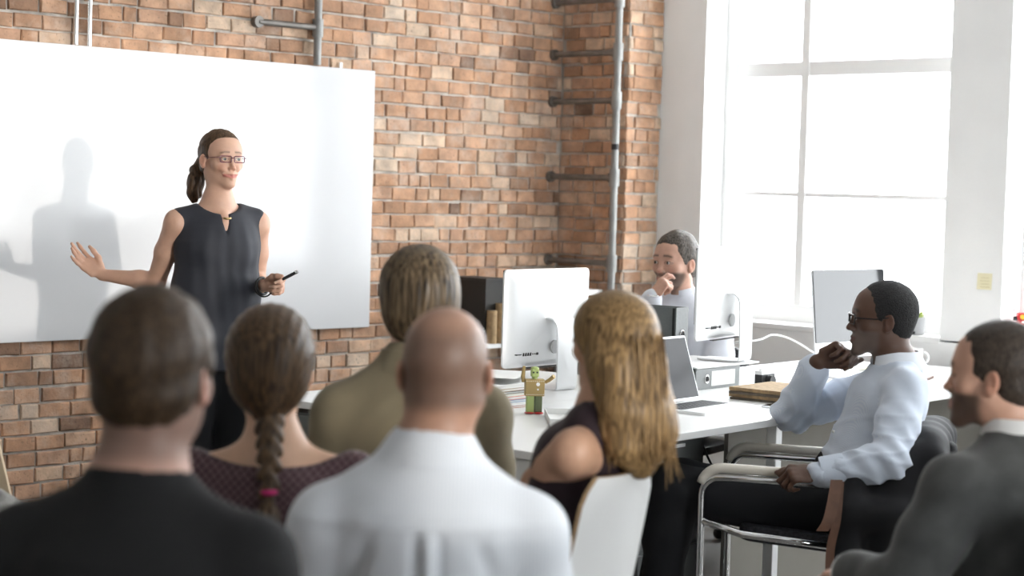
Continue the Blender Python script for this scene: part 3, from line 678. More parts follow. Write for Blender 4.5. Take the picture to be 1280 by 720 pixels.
def axis_coords(lo, hi, h, fine):
    xs = [lo]
    while xs[-1] < hi:
        x = xs[-1]; st = h
        for a, b, hf in fine:
            if a - h <= x < b: st = min(st, hf if x >= a - hf else max(hf, min(h, a - x)))
        xs.append(x + st)
    return np.array(xs)
def mesh_sdf(prims, h, fine=(), clip=None):
    us = [p for p in prims if p[4] == 'u']
    lo = np.min([p[1] for p in us], 0); hi = np.max([p[2] for p in us], 0)
    if clip is not None: lo = np.maximum(lo, clip[0]); hi = np.minimum(hi, clip[1])
    ax = [axis_coords(lo[i], hi[i], h, [(c[i] - r, c[i] + r, hf) for c, r, hf in fine]) for i in range(3)]
    xs, ys, zs = ax
    f = np.full((len(xs), len(ys), len(zs)), .2, np.float32)
    for fn, plo, phi, k, op in prims:
        sl = []
        for i in range(3):
            a = np.searchsorted(ax[i], plo[i]); b = np.searchsorted(ax[i], phi[i]); sl.append(slice(a, b))
        if any(s.stop <= s.start for s in sl): continue
        X = xs[sl[0]].astype(np.float32)[:, None, None]; Y = ys[sl[1]].astype(np.float32)[None, :, None]; Z = zs[sl[2]].astype(np.float32)[None, None, :]
        d = np.asarray(fn(X, Y, Z), np.float32); d = np.broadcast_to(d, tuple(s.stop - s.start for s in sl)); g = f[tuple(sl)]
        if op == 'u':
            e = np.maximum(k - np.abs(g - d), 0) / k; f[tuple(sl)] = np.minimum(g, d) - e * e * k * .25
        else:
            d = -d; e = np.maximum(k - np.abs(g - d), 0) / k; f[tuple(sl)] = np.maximum(g, d) + e * e * k * .25
    f[0] = f[-1] = .05; f[:, 0] = f[:, -1] = .05; f[:, :, 0] = f[:, :, -1] = .05
    s = f < 0
    cnt = np.zeros(tuple(n - 1 for n in f.shape), np.int8)
    for a in (0, 1):
        for b in (0, 1):
            for c in (0, 1): cnt += s[a:f.shape[0] - 1 + a, b:f.shape[1] - 1 + b, c:f.shape[2] - 1 + c]
    I = np.argwhere((cnt > 0) & (cnt < 8)); n = len(I)
    ids = np.full(cnt.shape, -1, np.int64); ids[I[:, 0], I[:, 1], I[:, 2]] = np.arange(n)
    pos = np.zeros((n, 3)); wt = np.zeros(n)
    cor = [(a, b, c) for a in (0, 1) for b in (0, 1) for c in (0, 1)]
    for p in cor:
        for q in cor:
            if sum(q) - sum(p) == 1 and all(y >= x for x, y in zip(p, q)):
                f0 = f[I[:, 0] + p[0], I[:, 1] + p[1], I[:, 2] + p[2]]; f1 = f[I[:, 0] + q[0], I[:, 1] + q[1], I[:, 2] + q[2]]
                m = (f0 < 0) != (f1 < 0); t = np.where(m, f0 / np.where(m, f0 - f1, 1), 0)
                for i in range(3): pos[:, i] += np.where(m, p[i] + t * (q[i] - p[i]), 0)
                wt += m
    pos /= wt[:, None]
    Vt = np.stack([ax[i][I[:, i]] + pos[:, i] * (ax[i][I[:, i] + 1] - ax[i][I[:, i]]) for i in range(3)], 1)
    Q = []
    for axn in range(3):
        sh = [slice(None)] * 3; sh2 = [slice(None)] * 3; sh[axn] = slice(0, -1); sh2[axn] = slice(1, None)
        a, b = s[tuple(sh)], s[tuple(sh2)]
        E_ = np.argwhere(a != b); inside = a[E_[:, 0], E_[:, 1], E_[:, 2]]
        u, v = (axn + 1) % 3, (axn + 2) % 3
        ok = (E_[:, u] > 0) & (E_[:, v] > 0); E_, inside = E_[ok], inside[ok]
        def cell(du, dv):
            c = E_.copy(); c[:, u] -= du; c[:, v] -= dv; return ids[c[:, 0], c[:, 1], c[:, 2]]
        q = np.stack([cell(1, 1), cell(0, 1), cell(0, 0), cell(1, 0)], 1)
        q[~inside] = q[~inside][:, ::-1]; Q.append(q)
    Q = np.concatenate(Q); Q = Q[(Q >= 0).all(1)]
    return Vt, Q
def relax(Vt, Q, it=1, lam=.5):
    for _ in range(it):
        acc = np.zeros_like(Vt); n = np.zeros(len(Vt))
        for i in range(4):
            a, b = Q[:, i], Q[:, (i + 1) % 4]
            for c in range(3): acc[:, c] += np.bincount(a, Vt[b, c], len(Vt)) + np.bincount(b, Vt[a, c], len(Vt))
            n += np.bincount(a, minlength=len(Vt)) + np.bincount(b, minlength=len(Vt))
        Vt = Vt + lam * (acc / np.maximum(n, 1)[:, None] - Vt)
    return Vt
def normals(Vt, Q):
    fn = np.cross(Vt[Q[:, 2]] - Vt[Q[:, 0]], Vt[Q[:, 3]] - Vt[Q[:, 1]]); N = np.zeros_like(Vt)
    for i in range(4):
        for c in range(3): N[:, c] += np.bincount(Q[:, i], fn[:, c], len(Vt))
    return N / np.maximum(np.linalg.norm(N, axis=1), 1e-9)[:, None]
def np_mesh(name, Vt, Q, material, parent, col=None, smooth=True):
    me = bpy.data.meshes.new(name); n, m = len(Vt), len(Q)
    o_ = np.array(parent.location) if parent is not None else np.zeros(3)
    me.vertices.add(n); me.vertices.foreach_set('co', (Vt - o_).astype(np.float32).ravel())
    me.loops.add(m * 4); me.loops.foreach_set('vertex_index', Q.astype(np.int32).ravel())
    me.polygons.add(m); me.polygons.foreach_set('loop_start', np.arange(0, m * 4, 4, dtype=np.int32))
    try: me.polygons.foreach_set('loop_total', np.full(m, 4, np.int32))
    except Exception: pass
    if col is not None:
        at = me.attributes.new('Col', 'FLOAT_COLOR', 'POINT'); c = np.ones((n, 4), np.float32); c[:, :3] = col; at.data.foreach_set('color', c.ravel())
    me.update(calc_edges=True); me.validate()
    me.polygons.foreach_set('use_smooth', np.full(len(me.polygons), smooth, bool))
    me.materials.append(material)
    return link(name, me, parent)
def sines(P_, f, seed, oct=3):
    """cheap smooth noise in -1..1 for folds"""
    r = np.random.RandomState(seed); out = np.zeros(len(P_)); amp = 1; tot = 0
    W_ = P_.copy()
    for _ in range(oct):
        for _k in range(3):
            d = unit(r.normal(size=3)) * f * r.uniform(.7, 1.3); out += amp * np.sin(W_ @ d + r.uniform(0, 6.28) + .8 * np.sin(W_ @ unit(r.normal(size=3)) * f * .7)); tot += amp
        f *= 2.1; amp *= .5
    return out / tot * 1.6
def sm(x, a, b):
    t = np.clip((x - a) / (b - a), 0, 1); return t * t * (3 - 2 * t)

# ---------------------------------------------------------------- anatomy
def head_prims(F, sex='m', ears=True, face=True, nose=1.0, wide=1.0, smile=0.0, cheek=1.0, lip=1.0, mw=1.0):
    g = []
    A = lambda *a, **k: g.append(fell(F, *a, **k)); B = lambda *a, **k: g.append(fcap(F, *a, **k))
    fm = sex == 'f'; jw = (.86 if fm else 1.0) * wide; cz = -.097 if fm else -.101
    A((0, -.018, .032), (.076 * wide, .097, .085), k=.01)
    A((0, .030, .032), (.065 * wide, .055, .066), k=.03)
    A((0, .028, -.030), (.056 * jw, .054, .074), k=.03)
    for s in (-1, 1):
        B((s * .049 * jw, .0, -.048), (s * .014 * jw, .066, cz), .020 if not fm else .017, .015, k=.028)
        A((s * .044 * wide, .052, -.021), (.020 * cheek, .019, .018), k=.026)
        if smile: A((s * .030, .074, -.036), (.014, .012, .012), k=.014)
    A((0, .075, cz - .001), (.017 if not fm else .014, .013, .013), k=.020)
    A((0, -.02, -.045), (.056 * wide, .068, .056), k=.03)
    if face:
        B((-.036, .074, .024), (.036, .074, .024), .011 if not fm else .0075, k=.022)
        for s in (-1, 1): A((s * .032, .097, .004), (.0175, .014, .0115), k=.014, op='s')
        B((0, .081, .014), (0, .0985, -.026), .0062 * nose, .0088 * nose, k=.012)
        A((0, .1015, -.0305), (.0102 * nose, .0105, .0090), k=.007)
        for s in (-1, 1): A((s * .0115 * nose, .0925, -.0345), (.0074 * nose, .0092, .0068), k=.006)
        for s in (-1, 1): A((s * .006 * nose, .0965, -.0425), (.0036, .005, .0038), k=.003, op='s')
        A((0, .070, -.064), (.031 * jw, .022, .028), k=.016)
        for s in (-1, 1):
            B((s * .003, .0920, -.0598), (s * .0255 * mw, .0780, -.0620 + smile), .0046 * lip, .0020, k=.005)
            B((0, .0905, -.0735), (s * .0235 * mw, .0780, -.0650 + smile), .0064 * lip, .0022, k=.005)
            B((0, .099, -.0668 ), (s * .0260 * mw, .0835, -.0633 + smile), .0021 + smile * .7, .0014, k=.002, op='s')
            A((s * .032, .0768, .0038), (.0158, .0152, .0140), k=.004)                    # lids
            A((s * .032, .0940, .0030), (.0152, .0125, .0064), k=.002, op='s')           # opening
    if ears:
        for s in (-1, 1):
            c, sn = math.cos(.35 * s), math.sin(.35 * s)
            R_ = np.array([[c, sn, 0], [-sn, c, 0], [0, 0, 1]])
            A((s * .0795 * wide, -.014, -.006), (.0068, .0165, .0275), k=.007, rot=R_)
            A((s * .0858 * wide, -.009, -.003), (.0062, .0105, .0185), k=.003, op='s', rot=R_)
            A((s * .0785 * wide, -.006, -.028), (.0065, .009, .009), k=.008)
    return g
def torso(J, off=0.0, sex='m', k=.035, fat=1.0, shf=1.0):
    nk = .012 if off > .005 else 0.0
    rt = J['rt']; SH = {q: J['nb'] + (J['sh_' + q] - J['nb']) * shf for q in 'rl'}; m = (1.0 if sex == 'm' else .86) * fat; PE, WA, CH, NB = J['pe'], J['wa'], J['ch'], J['nb']
    g = [cap(PE, WA, .108 * m + off, .094 * m + off, k, n=rt, asp=1.40), cap(WA, CH, .094 * m + off, .106 * m + off, k, n=rt, asp=1.40),
         cap(CH, NB - UP * .09, .104 * m + off, .066 * m + off, k, n=rt, asp=1.40), cap(NB - UP * .075, NB - UP * .012, .072 * m + off * .6 + nk, .064 * m + off * .5 + nk, k)]
    for s in 'rl':
        g.append(cap(NB - UP * .022, SH[s] + UP * .002, .034 * m + off, .044 * m + off, k))
        g.append(cap(NB - UP * .10, SH[s] - UP * .02, .058 * m + off, .048 * m + off, k))
    return g
def arm(J, s, off=0.0, k=.02, sex='m', r=(.053, .043, .042, .027), to=1.0, frm=0.0):
    m = 1.0 if sex == 'm' else .80
    a, e, w = J['sh_' + s], J['el_' + s], J['wr_' + s]; w2 = e + (w - e) * to
    r = [x * m + off for x in r]; mid = a + (e - a) * .5; fm = e + (w - e) * .3
    g = chain([a, mid, e], [r[0], r[0] * .97, r[1]], k)
    if to > .3: g += chain([e, fm, w2], [r[1], r[2], r[2] + (r[3] - r[2]) * to], k)
    elif to > 0: g += chain([e, w2], [r[1], r[2]], k)
    return g
def leg(J, s, off=0.0, k=.04, sex='m', r=(.088, .060, .058, .040)):
    m = 1.0 if sex == 'm' else .9; r = [x * m + off for x in r]
    h, kn, an = J['hip_' + s], J['kn_' + s], J['an_' + s]
    return chain([h, kn], [r[0], r[1]], k) + chain([kn, kn + (an - kn) * .3, an], [r[1], r[2], r[3]], k)
def foot(J, s, off=0.0):
    an, f = J['an_' + s], J['toe_' + s]; b = np.array([an[0], an[1], .035])
    return [cap(an, b - f * .02, .036 + off, .034 + off, .03), cap(b - f * .03, b + f * .15, .033 + off, .026 + off, .03, n=np.cross(f, UP), asp=1.25)]
FING = ((.027, .042, .025, .020), (.009, .046, .029, .021), (-.009, .042, .027, .020), (-.0255, .033, .020, .018))
def hand(Wp, d, n, side, curl, spread=(8, 2, -4, -12), thumb=((.9, .45, .1), (.95, .2, .2), (.95, .1, .3)), s=1.0, k=.006):
    """palm with five fingers; d = wrist to knuckles, n = out of the palm; side 'r' or 'l'; curl degrees per finger joint"""
    Wp = np.array(Wp, float); d = unit(d); n = unit(np.array(n) - d * (np.array(n) @ d)); t = np.cross(d, n) if side == 'r' else np.cross(n, d)
    g = [cap(Wp, Wp + d * .03 * s, .022 * s, .020 * s, .012, n=n, asp=.78), cap(Wp + d * .028 * s, Wp + d * .078 * s, .0135 * s, .0120 * s, .012, n=t, asp=2.9)]
    tips = []
    for i, (x, l1, l2, l3) in enumerate(FING):
        p = Wp + (d * (.084 - .006 * abs(i - 1)) + t * x - n * .001) * s; sp = math.radians(spread[i]); d0 = d * math.cos(sp) + t * math.sin(sp); a = 0.0; pts = [p - d * .014 * s, p]
        for ang, l in zip(curl[i], (l1, l2, l3)):
            a += math.radians(ang); p = p + (d0 * math.cos(a) + n * math.sin(a)) * l * s; pts.append(p)
        rr = [.0088, .0090, .0080, .0074, .0062] if i < 3 else [.0080, .0078, .0069, .0064, .0056]
        g += chain(pts, [x_ * s for x_ in rr], k); tips.append(p)
    p = Wp + (d * .022 + t * .020 + n * .004) * s; pts = [p]
    for (a, b, c), l in zip(thumb, (.044, .032, .026)):
        p = p + unit(d * a + t * b + n * c) * l * s; pts.append(p)
    g += chain(pts, [.0135 * s, .0105 * s, .0092 * s, .0072 * s], k + .003); tips.append(p)
    return g, tips
def seated(head, yaw, s=1.0, lean=0.0, shw=.172, headfwd=.03, knee=.43, seat=.54, neck=.148, kneeout=.11, twist=0, drop=.105):
    """joint positions of a sitting figure below a head centre"""
    fw = facing(yaw); rt = np.cross(fw, UP); f2 = facing(yaw + twist); r2 = np.cross(f2, UP); J = {'fw': fw, 'rt': rt}
    NB = head - UP * neck * s - fw * headfwd; J['nb'] = NB
    PE = NB.copy(); PE[2] = seat; PE = PE + fw * lean; J['pe'] = PE
    J['wa'] = PE + (NB - PE) * .36 - fw * .012; J['ch'] = PE + (NB - PE) * .74 - fw * .012
    for q, sg in (('r', 1), ('l', -1)):
        J['sh_' + q] = NB + rt * sg * shw * s - UP * drop * s - fw * .005
        J['hip_' + q] = PE + rt * sg * .088 - UP * .03
        J['kn_' + q] = J['hip_' + q] + f2 * knee + r2 * sg * (kneeout - .088); J['kn_' + q][2] = .50
        J['an_' + q] = J['kn_' + q] + f2 * .02; J['an_' + q][2] = .085; J['toe_' + q] = f2
        # relaxed arms: elbows by the waist, hands in the lap
        J['el_' + q] = J['sh_' + q] + rt * sg * .045 - UP * .26 + fw * .05
        J['wr_' + q] = J['el_' + q] + fw * .21 - rt * sg * .13 - UP * .02
    return J

# ---------------------------------------------------------------- skins and cloth
SKIN = mat('skin', (.6, .4, .3), .48, attr=True, sss=.05, var=.05, nscale=35, bump=.0004, bscale=220)
def clothm(name, col, rough=.85, weave=420, bump=.0003, var=.05, sheen=.15): return mat(name, col, rough, var=var, nscale=18, bump=bump, bscale=weave, sheen=sheen)
def hairm(name, c0, c1, stretch=(160, 160, 9), rough=.5, bump=.0016, attr=False):
    """strand-streaked hair colour running along local z (or following the Col attribute)"""
    m = mat(name, c0, rough, spec=.28); N, L, b = nodes(m); nn = N.new
    tc = nn('ShaderNodeTexCoord'); mp = nn('ShaderNodeMapping'); mp.inputs['Scale'].default_value = stretch; L.new(tc.outputs['Object'], mp.inputs['Vector'])
    n1 = nn('ShaderNodeTexNoise'); n1.inputs['Scale'].default_value = 1; n1.inputs['Detail'].default_value = 2; n1.inputs['Distortion'].default_value = .15; L.new(mp.outputs[0], n1.inputs['Vector'])
    cr = nn('ShaderNodeValToRGB'); e = cr.color_ramp.elements; e[0].position, e[0].color = .32, (*c0, 1); e[1].position, e[1].color = .7, (*c1, 1); L.new(n1.outputs['Fac'], cr.inputs[0])
    src = cr.outputs[0]
    if attr:
        a = nn('ShaderNodeAttribute'); a.attribute_name = 'Col'; mx = nn('ShaderNodeMix'); mx.data_type = 'RGBA'; mx.blend_type = 'MULTIPLY'; mx.inputs[0].default_value = 1
        L.new(src, mx.inputs[6]); L.new(a.outputs['Color'], mx.inputs[7]); src = mx.outputs[2]
    L.new(src, b.inputs['Base Color']); bp = nn('ShaderNodeBump'); bp.inputs['Distance'].default_value = bump; L.new(n1.outputs['Fac'], bp.inputs['Height']); L.new(bp.outputs[0], b.inputs['Normal'])
    return m
def face_color(F, Vt, base, lips, brow=None, stub=None, stub_a=.5, flush=.25, shaved=None, shaved_a=.6, browz=.028, napez=-.075, mw=1.0):
    base, lips = np.array(base), np.array(lips); C = np.tile(base, (len(Vt), 1)); L = F.loc(Vt)
    x, y, z = np.abs(L[:, 0]), L[:, 1], L[:, 2]; inh = (np.abs(L) < .17).all(1)
    red = np.array([base[0] * 1.05, base[1] * .78, base[2] * .72])
    def mixc(w, c):
        w = np.where(inh, w, 0)[:, None]; C[:] = C * (1 - w) + np.array(c) * w
    mixc(flush * (sm(x, .015, .04) * (1 - sm(x, .045, .065))) * np.exp(-((z + .028) / .022) ** 2) * sm(y, .03, .06), red)
    mixc(.5 * np.exp(-((z + .034) / .012) ** 2) * (1 - sm(x, .008, .016)) * sm(y, .085, .095), red)
    mixc(.55 * sm(x, .076, .082) * np.exp(-((z + .005) / .04) ** 2), red)
    if shaved is not None:
        hl = (1 - sm(y, .035 , .06)) * sm(z, napez, napez + .03) * (1 - sm(np.abs(L[:, 0]), .0775, .080)) * (1 - sm(z, .06, .105) * .8)
        mixc(shaved_a * hl, shaved)
    if stub is not None:
        w = sm(y, -.005, .02) * (1 - sm(z, -.044 , -.030) * sm(x, 0, .03)) * (1 - sm(z, -.034, -.026)) * sm(y, .0, .03); w = np.maximum(w * (1 - np.exp(-((z + .0665) / .010) ** 2) * (1 - sm(x, .016, .024)) * sm(y, .07, .08)), 0)
        w = w * (1 - .8 * np.exp(-((z + .034) / .01) ** 2) * (1 - sm(x, .012, .018))); mixc(stub_a * w * (y < .099), stub)
    xm = x / mw; lw = np.exp(-((z + .0672 - xm * .16) / (.0092 - xm * .14)) ** 4) * (1 - sm(xm, .021, .027)) * sm(y, .066, .074) * (y < .1); mixc(.85 * lw, lips)
    if brow is not None:
        bz = browz + .004 - .9 * np.maximum(x - .034, 0) ** 1 * .35
        mixc(.85 * np.exp(-((z - bz) / .0042) ** 2) * sm(x, .009, .014) * (1 - sm(x, .046, .054)) * sm(y, .05, .065), brow)
    # dark lash line round the eye opening
    ex, ez = (x - .032) / .0158, (z - .003) / .0068; rr = ex ** 2 + ez ** 2
    mixc(.75 * np.exp(-((rr - 1.12) / .34) ** 2) * sm(y, .068, .074) * (z > -.002), np.array(base) * .22)
    return C
M_eye = mat('eye', (.8, .8, .8), .15, attr=True, coat=.6)
def eyes(F, par, gaze=(0, 1, 0), iris=(.10, .07, .045)):
    g = unit(gaze)
    for s in (-1, 1):
        b = MB().ball((0, 0, 0), .0125 * F.s, seg=36); me = bpy.data.meshes.new('eye'); b.bm.to_mesh(me); b.bm.free()
        me.polygons.foreach_set('use_smooth', np.full(len(me.polygons), True)); me.materials.append(M_eye)
        co = np.zeros(len(me.vertices) * 3, np.float32); me.vertices.foreach_get('co', co); co = co.reshape(-1, 3); gd = F.d(unit(np.array(g) + np.array((-s * .03, 0, 0))))
        # dense ring of vertices is not needed: colour by angle to the gaze
        ca = (co / np.linalg.norm(co, axis=1)[:, None]) @ gd
        C = np.ones((len(co), 4), np.float32); C[:, :3] = (.55, .53, .51); C[ca > .84, :3] = iris; C[ca > .96, :3] = (.008, .008, .008)
        at = me.attributes.new('Col', 'FLOAT_COLOR', 'POINT'); at.data.foreach_set('color', C.ravel())
        o = link('eye', me, par); o.location = Vector(F.w((s * .032, .0765, .0035)) - np.array(par.location))

def person(name_label, base, group=None):
    t = empty('person', Vector((base[0], base[1], 0))); tag(t, name_label, 'person', group); return t
def build(par, name, prims, h, material, fine=(), it=1, disp=None, col=None, clip=None):
    Vt, Q = mesh_sdf(prims, h, fine, clip); Vt = relax(Vt, Q, it)
    if disp is not None: Vt = Vt + normals(Vt, Q) * disp(Vt)[:, None]
    return np_mesh(name, Vt, Q, material, par, None if col is None else col(Vt))
def part(par, name, mb, material, **k):
    """a mesh made in world coordinates, stored relative to its figure"""
    return mb.build(name, material, par, M=Matrix.Translation(-par.location), **k)
def collar_band(par, NB, fw, up, r=(.066, .070), h=.036, fold=.030, gap=18, material=None, name='collar', flare=.012, tilt=.18, th=.003, drop=.0):
    """folded shirt collar: an inner stand and an outer leaf that falls over it, open at the front"""
    fw = unit(fw); up = unit(up); rt = np.cross(fw, up); up2 = unit(up + fw * tilt); b = MB(); rows = []
    n = 44; gp = math.radians(gap)
    for i in range(n + 1):
        a = gp + (2 * math.pi - 2 * gp) * i / n                                # angle from the front
        dirv = fw * math.cos(a) * r[1] + rt * math.sin(a) * r[0]; du = unit(dirv); fr = max(0, math.cos(a)) ** 2
        c = NB + dirv; hh = h * (1 - .35 * fr)
        lo = c + up2 * 0 - UP * drop * fr; top = c + up2 * hh - du * .004; out = top + du * th * 1.5 - up2 * fold * .4 + du * flare * .35; end = top + du * (flare + th) - up2 * (fold + .022 * fr)
        rows.append([lo, top, top + du * th * 1.2, out, end, end + (-du * th * .8), out - du * th, c + du * .001 + up2 * .004])
    b.grid(rows, close=True); b.bm.verts.ensure_lookup_table(); m = 8
    b.bm.faces.new([b.bm.verts[j] for j in range(m)]); b.bm.faces.new([b.bm.verts[n * m + j] for j in range(m)][::-1])
    return part(par, name, b, material, smooth='auto')
def box_around(c, r): c = np.array(c); return c - r, c + r
# ------------------------------------------------------------------ people
BROWN_HAIR = hairm('brown_hair', (.03, .017, .009), (.13, .075, .04))
M_trouser_black = clothm('black_trousers', (.006, .0065, .009), .85, sheen=.0)
M_shoe = mat('black_shoe', (.012, .011, .01), .35)
def dress_legs(t, J, h=.014, m=None, sex='m', off=.014):
    pr = [cap(J['pe'] - UP * .0, J['wa'] - (J['wa'] - J['pe']) * .35, .112 * (1 if sex == 'm' else .9) + off - .002, .105 * (1 if sex == 'm' else .9) + off - .004, .05, n=J['rt'], asp=1.42)]
    for s in 'rl': pr += leg(J, s, off, sex=sex)
    build(t, 'trousers', pr, h, m or M_trouser_black, disp=lambda V: .003 * sines(V, 28, 5))
    for s in 'rl': build(t, 'shoe', foot(J, s, .006), .010, M_shoe)
def lap_hands(J, curl=None):
    g = []
    for s in 'rl':
        d = unit(J['wr_' + s] - J['el_' + s]); g += hand(J['wr_' + s], d, -UP + J['rt'] * (.4 if s == 'l' else -.4), s, [(25, 35, 20)] * 4)[0]
    return g
def body_of(t, F, J, base, h=.013, fineh=.0045, sex='m', hands=True, legs=True, headkw=None, colkw=None, extra=(), fine=(), arms='rl', armoff=0.0, toff=-.002, neck_r=(.053, .058)):
    g = head_prims(F, sex, **(headkw or {})); nr = [x * (1 if sex == 'm' else .84) for x in neck_r]
    g += [cap(F.w((0, -.022, -.045)), J['nb'] - UP * .0, nr[0], nr[1], .03), cap(J['nb'], J['ch'], nr[1], .07, .04)]
    g += torso(J, toff, sex)
    for s in arms: g += arm(J, s, armoff, sex=sex)
    if legs:
        for s in 'rl': g += leg(J, s, -.004, sex=sex) + foot(J, s, -.006)
    if hands: g += lap_hands(J)
    g += list(extra)
    ck = dict(lips=np.array(base) * (.95, .62, .6), flush=.3); ck.update(colkw or {})
    return build(t, 'body', g, h, SKIN, fine=[(F.o, .135 * F.s, fineh)] + list(fine), col=lambda V: face_color(F, V, base, **ck))
def garment(t, name, g, h, m, cuts=(), amp=.004, freq=22, seed=1, fine=(), it=1, extra_disp=None, calm=None):
    return build(t, name, list(g) + list(cuts), h, m, fine=fine, it=it, disp=lambda V: amp * sines(V, freq, seed) * (1 if calm is None else sm(np.linalg.norm(V - calm, axis=1), .085, .15)) + (extra_disp(V) if extra_disp else 0))
def neck_hole(J, F, r=.07, dz=.0, fwd=.01, k=.008):
    nb = J['nb']; ax = unit(F.w((0, -.022, -.045)) - nb); return cap(nb + UP * (.03 + dz) + J['fw'] * fwd, nb + UP * .14 + ax * .05 + J['fw'] * fwd, r, r * 1.1, k, 's')
def hair_shell(F, th=.008, top=0.0, face=True, hl=.083, nape=-.060, sideburn=True, ear=True, k=.012, fwid=.074, cheekf=1.0):
    g = [fell(F, (0, -.020, .034), (.076 + th, .097 + th, .086 + th + top), k=.01), fell(F, (0, -.045, -.035), (.062 + th * .7, .052 + th, .055), k=.03)]
    if face:
        g.append(fell(F, (0, .098, -.004), (fwid, .072, hl), k=.010, op='s'))
        for s in (-1, 1): g.append(fell(F, (s * .085, .046, -.035), (.035, .047 * cheekf, .045), k=.010, op='s'))
    if ear:
        for s in (-1, 1): g.append(fell(F, (s * .088, -.006, -.020), (.022, .027, .040), k=.008, op='s'))
    c = F.w((0, -.03, nape)); g.append(half(-F.A[2] + F.A[1] * -.0, c, *box_around(c, .16), k=.012))
    return g

# ============ presenter, standing before the whiteboard
d0 = 6.95
F = Frame(PP(277.5, 200, d0), facing(144), (0.0, 0, 1), .90)
fw = facing(152); rt = np.cross(fw, UP)
NB = PP(272.5, 253, d0); J = {'fw': fw, 'rt': rt, 'nb': NB, 'pe': NB + V3(0, 0, -.49) + fw * .0, 'wa': NB + V3(0, 0, -.335), 'ch': NB + V3(0, 0, -.15)}
for q, sg in (('r', 1), ('l', -1)):
    J['sh_' + q] = NB + rt * sg * .158 - UP * .072
    J['hip_' + q] = J['pe'] + rt * sg * .08 - UP * .03; J['kn_' + q] = J['hip_' + q] + V3(0, 0, 0); J['kn_' + q][2] = .48
    J['an_' + q] = J['kn_' + q] - fw * .02; J['an_' + q][2] = .085; J['toe_' + q] = unit(fw + rt * sg * .2)
J['el_r'], J['wr_r'] = PP(195, 352, 7.00), PP(128, 343.5, 7.04)
J['el_l'], J['wr_l'] = PP(320, 354, 7.14), PP(331, 357, 6.93)
t = person('woman in a sleeveless navy blouse and glasses speaking before the whiteboard', NB)
hr, tipr = hand(J['wr_r'], -CR * .82 + UP * .54 + CF * .10, -CF * .72 + CR * .35 + UP * .50, 'r', [(4, 8, 6), (20, 14, 10), (24, 16, 10), (16, 16, 12)], spread=(12, -1, -3, -7), thumb=((.82, .60, .25), (.95, .22, .2), (.97, .15, .15)), s=.95)
hl_, tipl = hand(J['wr_l'], CR * .86 - CF * .42 + UP * .08, -CF * .9 - CR * .35 - UP * .25, 'l', [(38, 62, 30), (62, 80, 40), (68, 84, 40), (72, 84, 40)], spread=(2, 0, -1, -3), thumb=((.8, .5, .35), (.95, .1, .3), (1, 0, .15)), s=.93)
PSK = (.60, .365, .265)
body_of(t, F, J, PSK, h=.010, fineh=.0024, sex='f', hands=False, extra=hr + hl_ + [ell(NB + fw * .064 - UP * .090, (.030, .034, .050), .03, 'u', np.array([rt, fw, UP]))], fine=[(PP(103, 325, 7.06), .075, .0042), (PP(350, 353, 6.90), .055, .0042)], headkw=dict(nose=.86, wide=1.04, smile=.006, lip=1.15, mw=1.4), colkw=dict(mw=1.4, lips=(.46, .13, .11), brow=(.13, .075, .045), flush=.45), toff=-.004, neck_r=(.054, .056))
eyes(F, t, (-.15, 1, .02), (.13, .12, .09))
# hair: smooth crown, tied at the back, wavy tail over the right shoulder
g = hair_shell(F, .009, hl=.074, nape=-.055, fwid=.066, cheekf=.9)
tail = [F.w(p) for p in ((0, -.105, .012), (.010, -.145, -.005), (.030, -.155, -.050), (.045, -.145, -.095), (.055, -.135, -.140), (.060, -.130, -.175))]
g += chain(tail, [.016, .024, .030, .030, .026, .010], k=.015)
g += chain([F.w(p) for p in ((-.02, -.13, -.05), (-.040, -.11, -.10), (-.05, -.085, -.14))], [.014, .016, .006], k=.015)
build(t, 'hair', g, .0055, BROWN_HAIR, disp=lambda V: .0022 * np.sin(F.loc(V)[:, 0] * 260 + 2 * np.sin(F.loc(V)[:, 2] * 60)) * sm(F.loc(V)[:, 1], .06, -.06))
M_blouse = clothm('navy_crepe', (.017, .019, .028), .7, sheen=.1)
def pleats(V):
    a = np.arctan2((V - NB) @ rt, (V - NB) @ fw); z = (V[:, 2] - NB[2])
    return .0012 * np.sin(a * 15 + 1.5 * np.sin(z * 9)) * sm(-z, .05, .16) * (1 - .45 * sm(-z, .25, .45)) + .003 * sines(V, 15, 3, 2)
g = [cap(J['ch'], NB - UP * .08, .105, .080, .04, n=rt, asp=1.42)] + [cap(NB - UP * .022, J['sh_' + s] + UP * .006 + (NB - J['sh_' + s]) * .08, .036, .042, .035) for s in 'rl']
hem = NB.copy(); hem[2] = .80
g += [cap(NB - UP * .13, NB - UP * .34, .106, .112, .04, n=rt, asp=1.46), cap(NB - UP * .34, hem, .112, .126, .04, n=rt, asp=1.40)]
g += [cap(NB - UP * .175 + rt * s * .06 + fw * .055, NB - UP * .19 + rt * s * .06 + fw * .06, .040, k=.05) for s in (-1, 1)]
cuts = [ell(NB + fw * .028 + UP * .022, (.086, .100, .074), .006, 's', A=np.array([rt, fw, UP])), half(-UP, hem, *box_around(hem, .35), k=.004)]
slit_t, slit_b = NB + fw * .105 - UP * .045, NB + fw * .13 - UP * .135
cuts += [cap(slit_t, slit_b, .016, .003, .003, 's', n=fw, asp=4)]
garment(t, 'blouse', g, .0075, M_blouse, cuts, amp=0, extra_disp=pleats, fine=[(NB + fw * .1 - UP * .07, .07, .0045)])
part(t, 'neck_bar', MB().tube([NB + fw * .106 - UP * .056 + rt * .014, NB + fw * .112 - UP * .058, NB + fw * .106 - UP * .056 - rt * .014], .0042, 8), mat('brass_bar', (.45, .32, .14), .3, metal=.9), smooth=True)
dress_legs(t, J, .013, sex='f', off=.012)
M_specs = mat('plum_acetate', (.13, .012, .045), .25, coat=.5)
